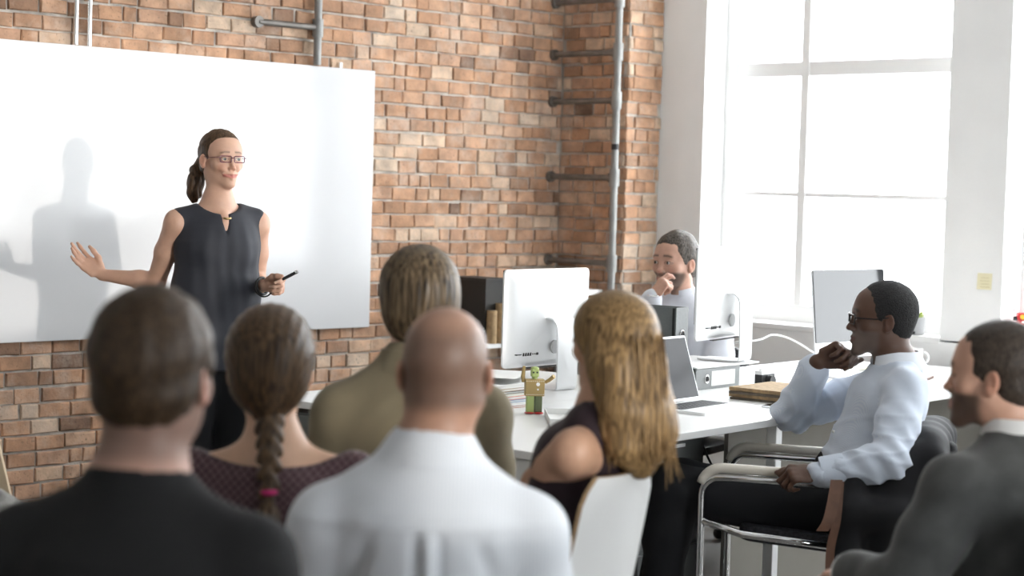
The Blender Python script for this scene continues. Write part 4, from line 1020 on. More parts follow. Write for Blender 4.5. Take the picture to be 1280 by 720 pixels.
def spectacles(t, F, m, w=.024, hgt=.0125, y=.0985, z=.003, cx=.031, rim=.0021, temple=.0016, lens_tint=(.9, .9, .92)):
    gp = empty('glasses', t.location * 0, 0, t); L_ = Matrix.Translation(-t.location)
    for s in (-1, 1):
        pts = [F.w((s * cx + a, y - .9 * (abs(s * cx + a)) ** 2 * 2.2, z + b)) for a, b in rrect(w * 2, hgt * 2, .0055, 4)]; pts.append(pts[0]); 
        MB().tube(pts + [pts[1]], rim * F.s, 6, cap=False).build('rim', m, gp, smooth=True, M=L_)
        MB().tube([F.w((s * (cx + w), y - .0068, z + .006)), F.w((s * .0735, y - .025, z + .006)), F.w((s * .0795, .03, z + .004)), F.w((s * .0805, -.012, z + .010)), F.w((s * .079, -.026, z - .010))], temple * F.s, 6).build('temple', m, gp, smooth=True, M=L_)
        b = MB(); n = len(pts) - 1; vs = [b.bm.verts.new(p) for p in pts[:n]]; b.bm.faces.new(vs); b.build('lens', M_lens, gp, M=L_)
    MB().tube([F.w((-.008, y, z + .004)), F.w((0, y + .003, z + .006)), F.w((.008, y, z + .004))], rim * F.s, 6).build('bridge', m, gp, smooth=True, M=L_)
    return gp
m = bpy.data.materials.new('spectacle_lens'); m.use_nodes = True; nt = m.node_tree; nt.nodes.clear()
o_ = nt.nodes.new('ShaderNodeOutputMaterial'); mixs = nt.nodes.new('ShaderNodeMixShader'); tr = nt.nodes.new('ShaderNodeBsdfTransparent'); gl = nt.nodes.new('ShaderNodeBsdfGlossy')
gl.inputs['Roughness'].default_value = 0.03; mixs.inputs[0].default_value = 0.04
nt.links.new(tr.outputs[0], mixs.inputs[1]); nt.links.new(gl.outputs[0], mixs.inputs[2]); nt.links.new(mixs.outputs[0], o_.inputs[0]); M_lens = m
spectacles(t, F, M_specs)
part(t, 'teeth', MB().tube([F.w((x, .0880 - 17 * x * x, -.0650 + 8 * x * x)) for x in np.linspace(-.021, .021, 11)], .0034, 8), mat('teeth', (.75, .72, .66), .3), smooth=True)
wd = unit(PP(345, 355, 6.90) - J['wr_l']); wu = unit(np.cross(wd, CF))
part(t, 'wrist_strap', MB().tube([np.array(p) for p in arc(Vector(J['wr_l'] - wd * .012), .031, 0, 2 * math.pi, 24, Vector(wu), Vector(np.cross(wd, wu)))], .0055, 8, cap=False), M_black, smooth=True)
part(t, 'strap_loop', MB().tube(spline([PP(321, 350, 6.90), PP(319, 362, 6.88), PP(326, 370, 6.87), PP(334, 370, 6.87), PP(339, 366, 6.87)], 5), .003, 6), M_black, smooth=True)
# clicker in the left hand
a, b = PP(350, 351, 6.855), PP(372, 339.5, 6.84); q = Vector(b - a).to_track_quat('Z', 'Y').to_matrix()
t2 = empty('presentation_remote', Vector(a)); tag(t2, 'small black presentation clicker held by the standing woman', 'remote')
MB().box((b - a) / 2, (.018, .011, np.linalg.norm(b - a)), rot=q, bevel=.003).build('body', M_black, t2); MB().box((b - a) * .93 + V3(0, 0, .001), (.0185, .0115, .008), rot=q, bevel=.002).build('tip', M_chrome, t2)
for k_ in (.5, .68): MB().box((b - a) * k_ + UP * .0065, (.008, .004, .006), rot=q).build('button', M_alu, t2)

# ============ man in the black T-shirt, nearest row
def audience(label, F, J, base, sex, fineh=.0045, **kw):
    t = person(label, J['pe']); body_of(t, F, J, base, sex=sex, fineh=fineh, **kw); dress_legs(t, J, .016, sex=sex); return t
AUD = []
d0 = 2.81
F = Frame(PP(194, 472, d0), facing(12), (0, 0, 1), 1.03)
J = seated(PP(186, 472, d0), 8, 1.03, shw=.170, headfwd=.035)
t = audience('man with short brown hair in a black T-shirt, seen from behind', F, J, (.50, .29, .22), 'm', headkw=dict(face=True), colkw=dict(flush=.3, shaved=(.10, .065, .048), shaved_a=.6, napez=-.125), neck_r=(.060, .064)); AUD.append((J, 8))
M_black_tee = clothm('black_jersey', (.0065, .0065, .007), .9, sheen=.04)
g = torso(J, .014) + arm(J, 'r', .012, to=0) + arm(J, 'l', .012, to=0)
garment(t, 't_shirt', g, .012, M_black_tee, [neck_hole(J, F, .074, dz=-.012, fwd=.010)], amp=.005, freq=18, seed=11, fine=[(J['nb'], .1, .006)], calm=J['nb'])
HM1 = hairm('dark_brown_short_hair', (.015, .009, .005), (.085, .050, .026), (220, 220, 60), .5)
g = hair_shell(F, .013, top=.006, nape=-.095)
build(t, 'hair', g, .006, HM1, disp=lambda V: .0035 * sines(V, 75, 4, 3) - .009 * sm(-F.loc(V)[:, 2], .015, .075))

# ============ woman with the braid
d0 = 3.92
F = Frame(PP(338, 462, d0), facing(-4), (0, 0, 1), 1.02)
J = seated(PP(345, 462, d0), -4, 1.02, shw=.166, headfwd=.03, drop=.072)
BRSK = (.60, .37, .25)
t = audience('woman with a long braid and a dotted maroon dress, seen from behind', F, J, BRSK, 'f', toff=.002); AUD.append((J, -4))
m = clothm('maroon_dotted_knit', (.05, .012, .018), .8); M_dots = m; N_, L_, b_ = nodes(m)
tc = N_.new('ShaderNodeTexCoord'); vo = N_.new('ShaderNodeTexVoronoi'); vo.voronoi_dimensions = '2D'; vo.feature = 'F1'; vo.inputs['Scale'].default_value = 78; vo.inputs['Randomness'].default_value = .05
dt = N_.new('ShaderNodeVectorMath'); dt.operation = 'DOT_PRODUCT'; dt.inputs[1].default_value = tuple(CR * .7); d2 = N_.new('ShaderNodeVectorMath'); d2.operation = 'DOT_PRODUCT'; d2.inputs[1].default_value = (0, 0, .7)
ad = N_.new('ShaderNodeMath'); ad.operation = 'ADD'; sb = N_.new('ShaderNodeMath'); sb.operation = 'SUBTRACT'; cx = N_.new('ShaderNodeCombineXYZ')
for q in (dt, d2): L_.new(tc.outputs['Object'], q.inputs[0])
for q in (ad, sb): L_.new(dt.outputs['Value'], q.inputs[0]); L_.new(d2.outputs['Value'], q.inputs[1])
L_.new(ad.outputs[0], cx.inputs[0]); L_.new(sb.outputs[0], cx.inputs[1]); L_.new(cx.outputs[0], vo.inputs['Vector']); rp = N_.new('ShaderNodeValToRGB'); e = rp.color_ramp.elements; e[0].position, e[0].color = .40, (.105, .062, .068, 1); e[1].position, e[1].color = .47, (.035, .006, .011, 1)
L_.new(vo.outputs['Distance'], rp.inputs[0]); L_.new(rp.outputs[0], b_.inputs['Base Color'])
g = torso(J, .015, 'f') + arm(J, 'r', .012, sex='f', to=.3) + arm(J, 'l', .012, sex='f', to=.3)
nb = J['nb']; cuts = [ell(nb + UP * .030, (.185, .18, .078), .006, 's', A=np.array([J['rt'], J['fw'], UP]))]
garment(t, 'dress_top', g, .0105, M_dots, cuts, amp=.003, freq=20, seed=21)
HM2 = hairm('chestnut_hair', (.024, .013, .007), (.13, .077, .04), (150, 150, 14), .4)
g = hair_shell(F, .017, top=.002, nape=-.095, ear=False, face=True)
g += [fcap(F, (0, -.07, -.02), (.004, -.088, -.085), .052, .022, k=.04)]
build(t, 'hair', g, .006, HM2, disp=lambda V: .0010 * np.sin(np.arctan2(F.loc(V)[:, 0], F.loc(V)[:, 2] + .13) * 70 + 2 * sines(V, 14, 2, 1)))
br = MB(); bpts = spline([F.w(p) for p in ((.004, -.088, -.070), (.008, -.112, -.120), (.010, -.150, -.165), (.012, -.172, -.225))], 10)
g = []
for i in range(11):
    f_ = i / 10; p = bpts[int(f_ * (len(bpts) - 1))]; p = np.array(p); rr = .0225 * (1 - .3 * f_)
    for s in (-1, 1):
        if (i + (s > 0)) % 2 == 0:
            R_ = np.array([[math.cos(.6 * s), 0, math.sin(.6 * s)], [0, 1, 0], [-math.sin(.6 * s), 0, math.cos(.6 * s)]])
            g.append(ell(p + F.A[0] * s * rr * .55, (rr * .72, rr * .75, rr * 1.35), .006, 'u', R_ @ F.A))
g += chain([np.array(bpts[0]), np.array(bpts[-1])], [.014, .011], .01)
build(t, 'braid', g, .0045, HM2)
end = np.array(bpts[-1])
part(t, 'hair_tie', MB().tube([np.array(p) for p in arc(Vector(end), .013, 0, 6.283, 16, Vector(F.A[0]), Vector(F.A[1]))], .006, 8, cap=False), mat('magenta_band', (.45, .01, .12), .6), smooth=True)
g = chain([end, end + V3(0, 0, -.05) - F.A[1] * .004, end + V3(.004, 0, -.11), end + V3(.006, 0, -.165)], [.011, .022, .017, .004], .01)
build(t, 'braid_tail', g, .005, HM2, disp=lambda V: .002 * np.sin(V @ F.A[0] * 420))

# ============ person in the khaki jacket
d0 = 4.55
F = Frame(PP(522, 376, d0), facing(-14), (0, 0, 1), 1.075)
J = seated(PP(517, 376, d0), -6, 1.08, shw=.152, headfwd=.03)
t = audience('person with streaked bob hair in a khaki jacket, seen from behind', F, J, (.58, .36, .26), 'm'); AUD.append((J, -6))
M_khaki = clothm('khaki_cotton', (.225, .185, .115), .9, var=.06)
g = torso(J, .030) + arm(J, 'r', .024, to=.95) + arm(J, 'l', .024, to=.95)
g += [cap(J['nb'] - UP * .01 - J['fw'] * .005, J['nb'] + UP * .022 - J['fw'] * .008, .070, .064, .03)]
garment(t, 'jacket', g, .011, M_khaki, [neck_hole(J, F, .056, dz=.012, fwd=.014)], amp=.0075, freq=15, seed=31)
collar_band(t, J['nb'] - UP * .004 - J['fw'] * .006, J['fw'], UP, (.076, .080), .050, .050, 26, M_khaki, flare=.020)
HM3 = hairm('streaked_bob', (.024, .016, .010), (.22, .155, .09), (120, 120, 10), .38)
g = [fell(F, (0, -.018, .036), (.090, .112, .094), k=.01), fell(F, (0, -.040, -.03), (.082, .082, .075), k=.04)]
g += [fell(F, (0, .100, -.01), (.076, .074, .085), k=.01, op='s'), fell(F, (-.095, .03, -.062), (.035, .045, .04), k=.012, op='s'), fell(F, (.095, .05, -.062), (.035, .045, .04), k=.012, op='s')]
c = F.w((0, 0, -.098)); g.append(half(-UP, c, *box_around(c, .17), k=.01))
build(t, 'hair', g, .006, HM3, disp=lambda V: .0014 * np.sin(np.arctan2(F.loc(V)[:, 0], -F.loc(V)[:, 1] + .03) * 60 + 3 * sines(V, 10, 6, 1)))

# ============ bald man in the pale striped shirt
d0 = 3.38
F = Frame(PP(557, 464, d0), facing(2), (0, 0, 1), 1.0)
J = seated(PP(543, 464, d0), 0, 1.02, shw=.172, headfwd=.035, drop=.125)
t = audience('bald man in a pale striped shirt, seen from behind', F, J, (.44, .245, .165), 'm', colkw=dict(shaved=(.10, .068, .052), shaved_a=.68, flush=.5), neck_r=(.060, .064)); AUD.append((J, 0))
def striped(name, c0, c1, freq, axis, rough=.8):
    m = clothm(name, c0, rough); N_, L_, b_ = nodes(m); tc = N_.new('ShaderNodeTexCoord'); w = N_.new('ShaderNodeTexWave'); w.wave_type = 'BANDS'; w.bands_direction = 'X'; w.inputs['Scale'].default_value = freq; w.inputs['Distortion'].default_value = .4; w.inputs['Detail'].default_value = 1
    mp = N_.new('ShaderNodeMapping'); mp.inputs['Rotation'].default_value = (0, 0, axis); L_.new(tc.outputs['Object'], mp.inputs['Vector']); L_.new(mp.outputs[0], w.inputs['Vector'])
    rp = N_.new('ShaderNodeValToRGB'); e = rp.color_ramp.elements; e[0].position, e[0].color = .35, (*c0, 1); e[1].position, e[1].color = .65, (*c1, 1); L_.new(w.outputs['Fac'], rp.inputs[0]); L_.new(rp.outputs[0], b_.inputs['Base Color']); return m
M_pale = striped('pale_blue_fine_stripe', (.66, .70, .76), (.78, .80, .83), 48, math.radians(45))
g = torso(J, .020) + arm(J, 'r', .018, to=.95) + arm(J, 'l', .018, to=.95) + [cap(J['nb'] - UP * .05, J['nb'] - UP * .005, .078, .072, .03)]
def boxpleat(V):
    L = (V - J['nb']); x = L @ J['rt']; back = -(L @ J['fw']); z = L[:, 2]
    return (.010 * np.exp(-((x - .004) / .010) ** 2) - .008 * np.exp(-((np.abs(x - .004) - .022) / .010) ** 2)) * sm(back, .02, .06) * sm(-z, .10, .14) + .004 * np.exp(-((z + .105) / .006) ** 2) * sm(back, .02, .06) \
        - .012 * (np.exp(-((x + .115 - .35 * (z + .16)) / .016) ** 2) + np.exp(-((x - .105 + .35 * (z + .16)) / .016) ** 2)) * sm(-z, .10, .18) * sm(back, .0, .05)
garment(t, 'shirt', g, .010, M_pale, [neck_hole(J, F, .066, dz=.05, fwd=.012)], amp=.005, freq=14, seed=41, extra_disp=boxpleat)
collar_band(t, J['nb'] - UP * .008 - J['fw'] * .006, J['fw'], UP, (.071, .075), .056, .052, 20, M_pale, flare=.018)

# ============ blonde woman on the white shell chair
d0 = 4.17
F = Frame(PP(763, 430, d0), facing(-42), (0, 0, 1), .94)
J = seated(PP(757, 430, d0), -58, .96, shw=.148, headfwd=.0, lean=.20, twist=75, kneeout=.08, knee=.40, drop=.085)
J['el_l'], J['wr_l'] = PP(674, 606, 4.20), PP(722, 634, 4.36)
J['el_r'], J['wr_r'] = J['sh_r'] + V3(0, 0, -.24) + J['fw'] * .13, PP(716, 622, 4.30)
BLSK = (.56, .33, .22)
hr, _ = hand(J['wr_r'], unit(PP(694, 612, 4.24) - J['wr_r']), CF * .3 + UP * .8, 'r', [(20, 30, 20)] * 4, s=.92)
hl_, _ = hand(J['wr_l'], unit(PP(790, 600, 4.42) - J['wr_l']), -UP, 'l', [(30, 40, 20)] * 4, s=.92)
t = audience('woman with long wavy blonde hair and crossed arms on white chair', F, J, BLSK, 'f', hands=False, extra=hr + hl_, fine=[(PP(700, 615, 4.25), .06, .005)], armoff=.004); AUD.append((J, -55))
M_wine = clothm('dark_wine_knit', (.022, .009, .014), .75)
g = torso(J, .010, 'f', shf=.38)
garment(t, 'dress_top', g, .010, M_wine, [neck_hole(J, F, .07, dz=-.01, fwd=.02)], amp=.003, freq=18, seed=51)
HM4 = hairm('honey_blonde_hair', (.060, .034, .015), (.44, .275, .12), (190, 190, 4), .42, bump=.0012)
g = [fell(F, (0, -.016, .036), (.092, .113, .095), k=.01), fell(F, (0, -.055, -.05), (.088, .075, .09), k=.05)]
mid = [F.w((0, -.065, -.06)), F.w((.006, -.090, -.15)), F.w((.014, -.100, -.225)), F.w((.022, -.10, -.285))]
g += [cap(mid[0], mid[1], .056, .054, .05, n=F.A[0], asp=1.6), cap(mid[1], mid[2], .054, .046, .05, n=F.A[0], asp=1.55), cap(mid[2], mid[3], .046, .020, .05, n=F.A[0], asp=1.6)]
g += [fell(F, (0, .100, -.02), (.076, .074, .095), k=.01, op='s'), fell(F, (-.10, .075, -.08), (.055, .06, .10), k=.015, op='s'), fell(F, (.10, .085, -.08), (.055, .06, .10), k=.015, op='s')]
def hairwave(V):
    L = F.loc(V); a = np.arctan2(L[:, 0], -L[:, 1] + .02); return .0012 * np.sin(a * 60 + 2.2 * np.sin(L[:, 2] * 26) + 2 * sines(V, 9, 8, 1)) * sm(-L[:, 2], -.10, .02) + .006 * np.sin(L[:, 2] * 34 + a * 3) * sm(-L[:, 2], .08, .25)
hb = build(t, 'hair', g, .0065, HM4, disp=hairwave)
lk = MB(); r4 = random.Random(5)
for i in range(260):
    a = r4.uniform(-1.35, 1.35); top = .05 - .16 * r4.random(); zb = -.245 - .05 * r4.random() - (.085 if a > .75 and i % 3 == 0 else 0); L0 = (top - zb) * r4.uniform(.75, 1.0); ph = r4.uniform(0, 6.3); dp = r4.uniform(-.004, .003)
    pts = []; n = 14
    for j in range(n + 1):
        f_ = j / n; z = top - L0 * f_; g_ = max(0, -z / .33); rx = .097 + dp - .002 * g_ + .010 * g_ * math.sin(g_ * 8 + ph); ry = .117 + dp
        cz = max(0.0, 1 - max(0, z - .0) ** 2 / .0085) ** .5
        w_ = .009 * g_ * math.sin(g_ * 12 + ph) + .018 * (g_ ** 4) * math.sin(ph)
        pts.append(F.w((math.sin(a) * rx * cz + w_ + .020 * g_ * g_ + (.03 * g_ ** 3 if a > .75 and i % 3 == 0 else 0), -.024 - math.cos(a) * ry * cz - .040 * g_ + .02 * g_ ** 3, z)))
    lk.tube(pts, [.0010 + .0030 * math.sin(math.pi * min(1, .10 + .90 * j / n)) for j in range(n + 1)], 5, flat=.6)
part(t, 'hair_locks', lk, HM4, smooth=True)['kind'] = 'stuff'

# ============ bearded man at the far side of the bench
d0 = 8.25
F = Frame(PP(843, 329, d0), facing(-138), (0.03, 0, 1), 1.07)
J = seated(PP(848, 329, d0), -150, 1.06, shw=.165, headfwd=.045)
J['el_r'], J['wr_r'] = PP(803, 402, 8.16), PP(816, 371, 8.02)
hr, _ = hand(J['wr_r'], UP * .75 + CR * .55 + CF * .05, unit(CF * .5 + CR * .7 - UP * .2), 'r', [(25, 45, 20), (75, 85, 40), (80, 85, 40), (80, 85, 40)], thumb=((.9, .3, .3), (.9, .1, .4), (.9, .0, .4)), s=1.0)
hl_, _ = hand(J['wr_l'], J['fw'], -UP, 'l', [(20, 30, 20)] * 4)
J7 = J
t = person('bearded man in a white shirt resting his hand on his mouth', J['pe'])
BG = (.58, .34, .25)
body_of(t, F, J, BG, h=.012, fineh=.0036, hands=False, extra=hr + hl_, fine=[(PP(822, 357, 8.0), .075, .005)], colkw=dict(lips=(.42, .16, .14), brow=(.035, .025, .02), stub=(.05, .033, .025), stub_a=.85))
eyes(F, t, (.25, 1, .0), (.06, .04, .025)); dress_legs(t, J, .018)
M_wshirt = clothm('white_shirt_cotton', (.70, .72, .78), .8)
g = torso(J, .020) + arm(J, 'r', .016, to=.93) + arm(J, 'l', .016, to=.93)
cw = J['wr_r'] + unit(J['el_r'] - J['wr_r']) * .02
garment(t, 'shirt', g, .010, M_wshirt, [neck_hole(J, F, .064, dz=.05, fwd=.012)], amp=.005, seed=61)
collar_band(t, J['nb'] + UP * .010, J['fw'], UP, (.066, .070), .042, .040, 16, M_wshirt, flare=.015)
HM5 = hairm('greying_dark_hair', (.022, .018, .015), (.15, .125, .105), (200, 200, 70), .5)
build(t, 'hair', hair_shell(F, .010, top=.008, hl=.090, nape=-.070, fwid=.068), .005, HM5, disp=lambda V: .003 * sines(V, 80, 9, 3) - .007 * sm(-F.loc(V)[:, 2], .01, .06))
part(t, 'wristwatch', MB().tube([np.array(p) for p in arc(Vector(J['wr_r'] + V3(0, 0, .006)), .031, 0, 6.283, 20, Vector(CR), Vector(CF))], .005, 8, cap=False), M_chrome, smooth=True)

# ============ man in the blue shirt on the chrome chair
d0 = 6.10
F = Frame(PP(1101, 399, d0), facing(-89), (0, 0, 1) + CR * -.06, 1.0)
fw = facing(-98); rt = np.cross(fw, UP); J = {'fw': fw, 'rt': rt}
J['nb'] = PP(1121, 458, d0); J['pe'] = PP(1042, 636, d0 + .02); J['wa'] = J['pe'] + (J['nb'] - J['pe']) * .36 + CR * .012; J['ch'] = J['pe'] + (J['nb'] - J['pe']) * .74 + CR * .02
J['sh_l'] = PP(1132, 487, 5.93); J['sh_r'] = PP(1110, 481, 6.27)
J['el_l'], J['wr_l'] = PP(1110, 575, 5.78), PP(1022, 592, 5.80)
J['el_r'], J['wr_r'] = PP(990, 518, 6.42), PP(1022, 453, 6.18)
for s, dd, (ku, kv), (au, av) in (('l', -.09, (838, 612), (822, 800)), ('r', .09, (850, 604), (812, 792))):
    J['hip_' + s] = PP(1036, 638, d0 + dd); J['kn_' + s] = PP(ku, kv, d0 + dd + .08); J['an_' + s] = PP(au, av, d0 + dd + .1); J['an_' + s][2] = .085; J['toe_' + s] = facing(-80)
t = person('man in glasses and a pale blue shirt leaning back on chrome armchair', J['pe'])
DK = (.105, .052, .033)
hr, tipr = hand(J['wr_r'], CR * .80 + UP * .50 - CF * .22, -CF * .80 - UP * .45 + CR * .1, 'r', [(58, 78, 40), (62, 82, 40), (66, 84, 42), (70, 86, 42)], spread=(3, 1, -1, -4), thumb=((.8, .5, .2), (.95, .1, .25), (.95, -.1, .3)), s=1.15)
hl_, tipl = hand(J['wr_l'], -CR * .97 - UP * .02 - CF * .1, -UP * .8 + CF * .55, 'l', [(55, 70, 40), (58, 72, 40), (60, 74, 40), (62, 74, 40)], thumb=((.8, .5, .3), (.95, .1, .3), (.95, -.1, .3)), s=1.04)
body_of(t, F, J, DK, h=.011, fineh=.0032, hands=False, extra=hr + hl_, fine=[(PP(1036, 440, 6.2), .085, .0045), (PP(990, 593, 5.8), .075, .0045)], headkw=dict(nose=1.15), colkw=dict(lips=(.13, .05, .042), brow=(.012, .01, .009), stub=(.21, .18, .16), stub_a=.42, flush=.1), neck_r=(.056, .062))
eyes(F, t, (0, 1, .05), (.03, .02, .012))
M_blue_collar = clothm('pale_collar_cotton', (.78, .81, .86), .8)
M_blue = striped('blue_white_fine_stripe', (.60, .67, .79), (.68, .74, .83), 130, math.radians(20))
g = torso(J, .016)[1:] + [cap(J['pe'] + (J['wa'] - J['pe']) * .45, J['wa'], .116, .110, .03, n=rt, asp=1.36)] + arm(J, 'l', .014, to=.94, r=(.055, .047, .044, .032)) + arm(J, 'r', .014, to=.86, r=(.053, .046, .044, .036))
def foldlines(V):
    o = .0075 * sines(V, 17, 71, 3)
    for s in 'lr':
        e = J['el_' + s]; r_ = np.linalg.norm(V - e, axis=1); ax = unit(J['wr_' + s] - J['sh_' + s])
        o += .006 * np.exp(-(r_ / .11) ** 2) * np.sin((V - e) @ ax * 115 + 2 * sines(V, 14, 73, 1))
    for s, sd_ in (('l', 3), ('r', 8)):
        a, b = J['sh_' + s], J['wr_' + s]; ax2 = unit(b - a); u_ = (V - a) @ ax2; perp = unit(np.cross(ax2, CF)); tw = (V - a) @ perp
        rid = (1 - np.abs(np.sin(u_ * 38 + tw * 30 + 1.3 * sines(V, 12, sd_, 1)))) ** 4
        rr_ = np.minimum(np.linalg.norm(V - J['el_' + s], axis=1), np.linalg.norm(V - (J['el_' + s] + J['wr_' + s]) / 2, axis=1)); o += .009 * rid * np.exp(-(rr_ / .13) ** 2)
    hh = (V - J['pe']) @ unit(J['nb'] - J['pe']); fx = -(V - J['pe']) @ CR
    o += .008 * (1 - np.abs(np.sin(hh * 42 + fx * 24 + 1.5 * sines(V, 8, 77, 1)))) ** 4 * np.exp(-((hh - .18) / .13) ** 2)
    c = J['sh_l']; r_ = np.linalg.norm(V - c, axis=1); o += .004 * np.exp(-(r_ / .12) ** 2) * np.sin((V - c) @ unit(CR + UP * .6) * 90)
    ax = unit(J['nb'] - J['pe']); h_ = (V - J['pe']) @ ax; o += .005 * np.sin(h_ * 75 + (V @ CR) * 26) * np.exp(-((h_ - .16) / .12) ** 2) * sm(-(V - J['pe']) @ CR, -.02, .05)
    return o
low = PP(1030, 640, d0); garment(t, 'shirt', g, .0072, M_blue, [neck_hole(J, F, .076, dz=-.022, fwd=.004)], amp=0, extra_disp=foldlines)
collar_band(t, J['nb'] - UP * .004 + CR * .004, J['fw'], unit(UP + CR * .10), (.073, .079), .058, .058, 16, M_blue_collar, flare=.022, tilt=.30)
def cuff(t, a, b, r, m, name='cuff'):
    a, b = np.array(a), np.array(b); o = part(t, name, MB().tube([a, a + (b - a) * .1, a + (b - a) * .9, b], [r * .97, r, r * 1.02, r], 20), m, smooth='auto'); return o
wl = unit(J['wr_l'] - J['el_l']); cuff(t, J['wr_l'] - wl * .085, J['wr_l'] - wl * .012, .050, M_blue)
wr_ = unit(J['wr_r'] - J['el_r']); q = cuff(t, J['wr_r'] - wr_ * .10, J['wr_r'] - wr_ * .035, .049, M_blue)
for k_ in (.078, .052):
    part(t, 'cuff_button', MB().ball(J['wr_r'] - wr_ * k_ - unit(CF * .8 - CR * .45 + wr_ * 0) * .0495, .0055, seg=10), M_china)
n_, ax = unit(-CF), unit(J['nb'] - J['pe'])
part(t, 'shirt_button', MB().ball(J['wa'] + ax * .1 - CR * .14 - CF * .07, .005, seg=8), M_china)
dress_legs(t, J, .013, off=.018)
bw = J['pe'] + (J['wa'] - J['pe']) * .30
part(t, 'belt', MB().tube([np.array(bw + rt * .178 * math.sin(a) + fw * .146 * math.cos(a)) for a in np.linspace(0, 6.283, 40)], .014, 8, flat=1.0, up=UP, cap=False), M_black, smooth=True)
HM6 = mat('black_coily_hair', (.012, .011, .011), .8, var=.5, nscale=260, bump=.006, bscale=230)
build(t, 'hair', hair_shell(F, .008, top=.001, hl=.080, nape=-.072), .005, HM6, disp=lambda V: .0009 * sines(V, 260, 3, 2) - .004 * sm(-F.loc(V)[:, 2], .01, .06) - .004 * sm(F.loc(V)[:, 1], .03, .07))
spectacles(t, F, mat('black_acetate', (.01, .009, .009), .25), w=.025, hgt=.0155, y=.101, rim=.0020, temple=.0021, z=.0)

# ============ man in the grey blazer
d0 = 4.22
F = Frame(PP(1241, 471, d0), facing(-66), (0, 0, 1), 1.0)
J = seated(PP(1254, 471, d0), -52, 1.03, shw=.178, headfwd=.045, lean=.03)
J['sh_l'] = PP(1196, 612, 4.10)
J['el_l'], J['wr_l'] = PP(1132, 738, 4.06), PP(1068, 718, 4.22)
J['wr_r'] = J['wr_r'] * .6 + PP(1090, 742, 4.30) * .4
hl_, _ = hand(J['wr_l'], unit(PP(1030, 716, 4.34) - J['wr_l']), -UP, 'l', [(25, 35, 20)] * 4); hr, _ = hand(J['wr_r'], unit(PP(1060, 735, 4.38) - J['wr_r']), -UP, 'r', [(25, 35, 20)] * 4)
J9 = J
t = person('man with a dark beard in a grey wool blazer, in profile', J['pe'])
body_of(t, F, J, (.55, .32, .23), h=.012, fineh=.0036, hands=False, extra=hl_ + hr, fine=[(PP(1060, 718, 4.3), .08, .006)], colkw=dict(lips=(.40, .17, .14), brow=(.02, .015, .012), stub=(.035, .024, .018), stub_a=.85))
eyes(F, t, (0, 1, 0)); dress_legs(t, J, .016)
M_wool = clothm('grey_wool', (.062, .064, .062), .95, weave=260, bump=.0012, var=.18, sheen=.25)
g = torso(J, .032) + arm(J, 'l', .026, to=.97) + arm(J, 'r', .026, to=.97)
g += [cap(J['nb'] - UP * .012 - J['fw'] * .012, J['nb'] + UP * .010 - J['fw'] * .016, .075, .068, .03)]
garment(t, 'blazer', g, .0105, M_wool, [neck_hole(J, F, .062, dz=-.006, fwd=.030, k=.006), cap(J['nb'] + J['fw'] * .05, J['ch'] + J['fw'] * .16 - UP * .05, .045, .004, .01, 's')], amp=.008, freq=14, seed=81)
M_whitec = clothm('white_cotton', (.75, .75, .74), .8)
garment(t, 'shirt', torso(J, .012)[1:], .012, M_whitec, [neck_hole(J, F, .064, dz=.05, fwd=.012)], amp=.002)
collar_band(t, J['nb'] + UP * .006, J['fw'], UP, (.070, .076), .060, .050, 18, M_whitec, flare=.016)
wl = unit(J['wr_l'] - J['el_l']); cuff(t, J['wr_l'] - wl * .03, J['wr_l'] + wl * .030, .045, M_whitec)
HM7 = hairm('near_black_short_hair', (.018, .014, .011), (.075, .055, .042), (220, 220, 90), .5)
build(t, 'hair', hair_shell(F, .008, top=.004, hl=.084, nape=-.075), .005, HM7, disp=lambda V: .002 * sines(V, 90, 5, 3) - .006 * sm(-F.loc(V)[:, 2], .01, .06))
# ------------------------------------------------------------------ chairs
M_cream = mat('cream_vinyl', (.80, .75, .66), .4); M_seatfab = mat('black_patterned_fabric', (.02, .02, .026), .8, var=.9, nscale=70, stretch=(1, 1, 2))
M_mesh = mat('dark_mesh', (.05, .05, .052), .8, var=.3, nscale=400); M_ply = mat('plywood_edge', (.45, .30, .16), .5, var=.2, nscale=30, stretch=(1, 1, 8)); M_shell = mat('white_lacquer', (.80, .80, .79), .3)
def local(J, yaw, back=0.0):
    f = facing(yaw); o = J['pe'] - f * back; return Vector((o[0], o[1], 0)), math.atan2(f[1], f[0]) - math.pi / 2     # local +y = facing
def plain_chair(loc, rz, label, top=.70, seat=.415, m=None):
    t = empty('stacking_chair', loc, rz); tag(t, label, 'chair', 'audience chairs')
    m = m or M_black
    MB().prism(rrect(.42, .42, .06), seat - .02, seat).build('seat', m, t, bevel=.006, smooth='auto')
    rows = []
    for z in np.linspace(seat + .12, top, 5): rows.append([(x, -.215 - .05 * (z - seat) - .02 + .045 * (x / .2) ** 2, z) for x in np.linspace(-.2, .2, 9)])
    rows2 = [[(x, y - .014, z) for x, y, z in r] for r in rows]
    MB().grid(rows + rows2[::-1] + [rows[0]]).build('backrest', m, t, smooth='auto')
    for sx in (-1, 1):
        MB().tube([(sx * .19, .17, 0), (sx * .18, .16, seat - .02)], .011, 10).build('leg', M_chrome, t, smooth=True)
        MB().tube([(sx * .20, -.24, 0), (sx * .185, -.19, seat - .02), (sx * .185, -.215, seat + .15)], .011, 10).build('leg', M_chrome, t, smooth=True)
    return t
names = ['black low-backed chair under the man in the black T-shirt', 'black low-backed chair under the woman with the braid', 'black low-backed chair under the person in khaki', 'black low-backed chair under the bald man']
for (J, yaw), nm in zip(AUD[:4], names): plain_chair(*local(J, yaw), nm, top=.66)
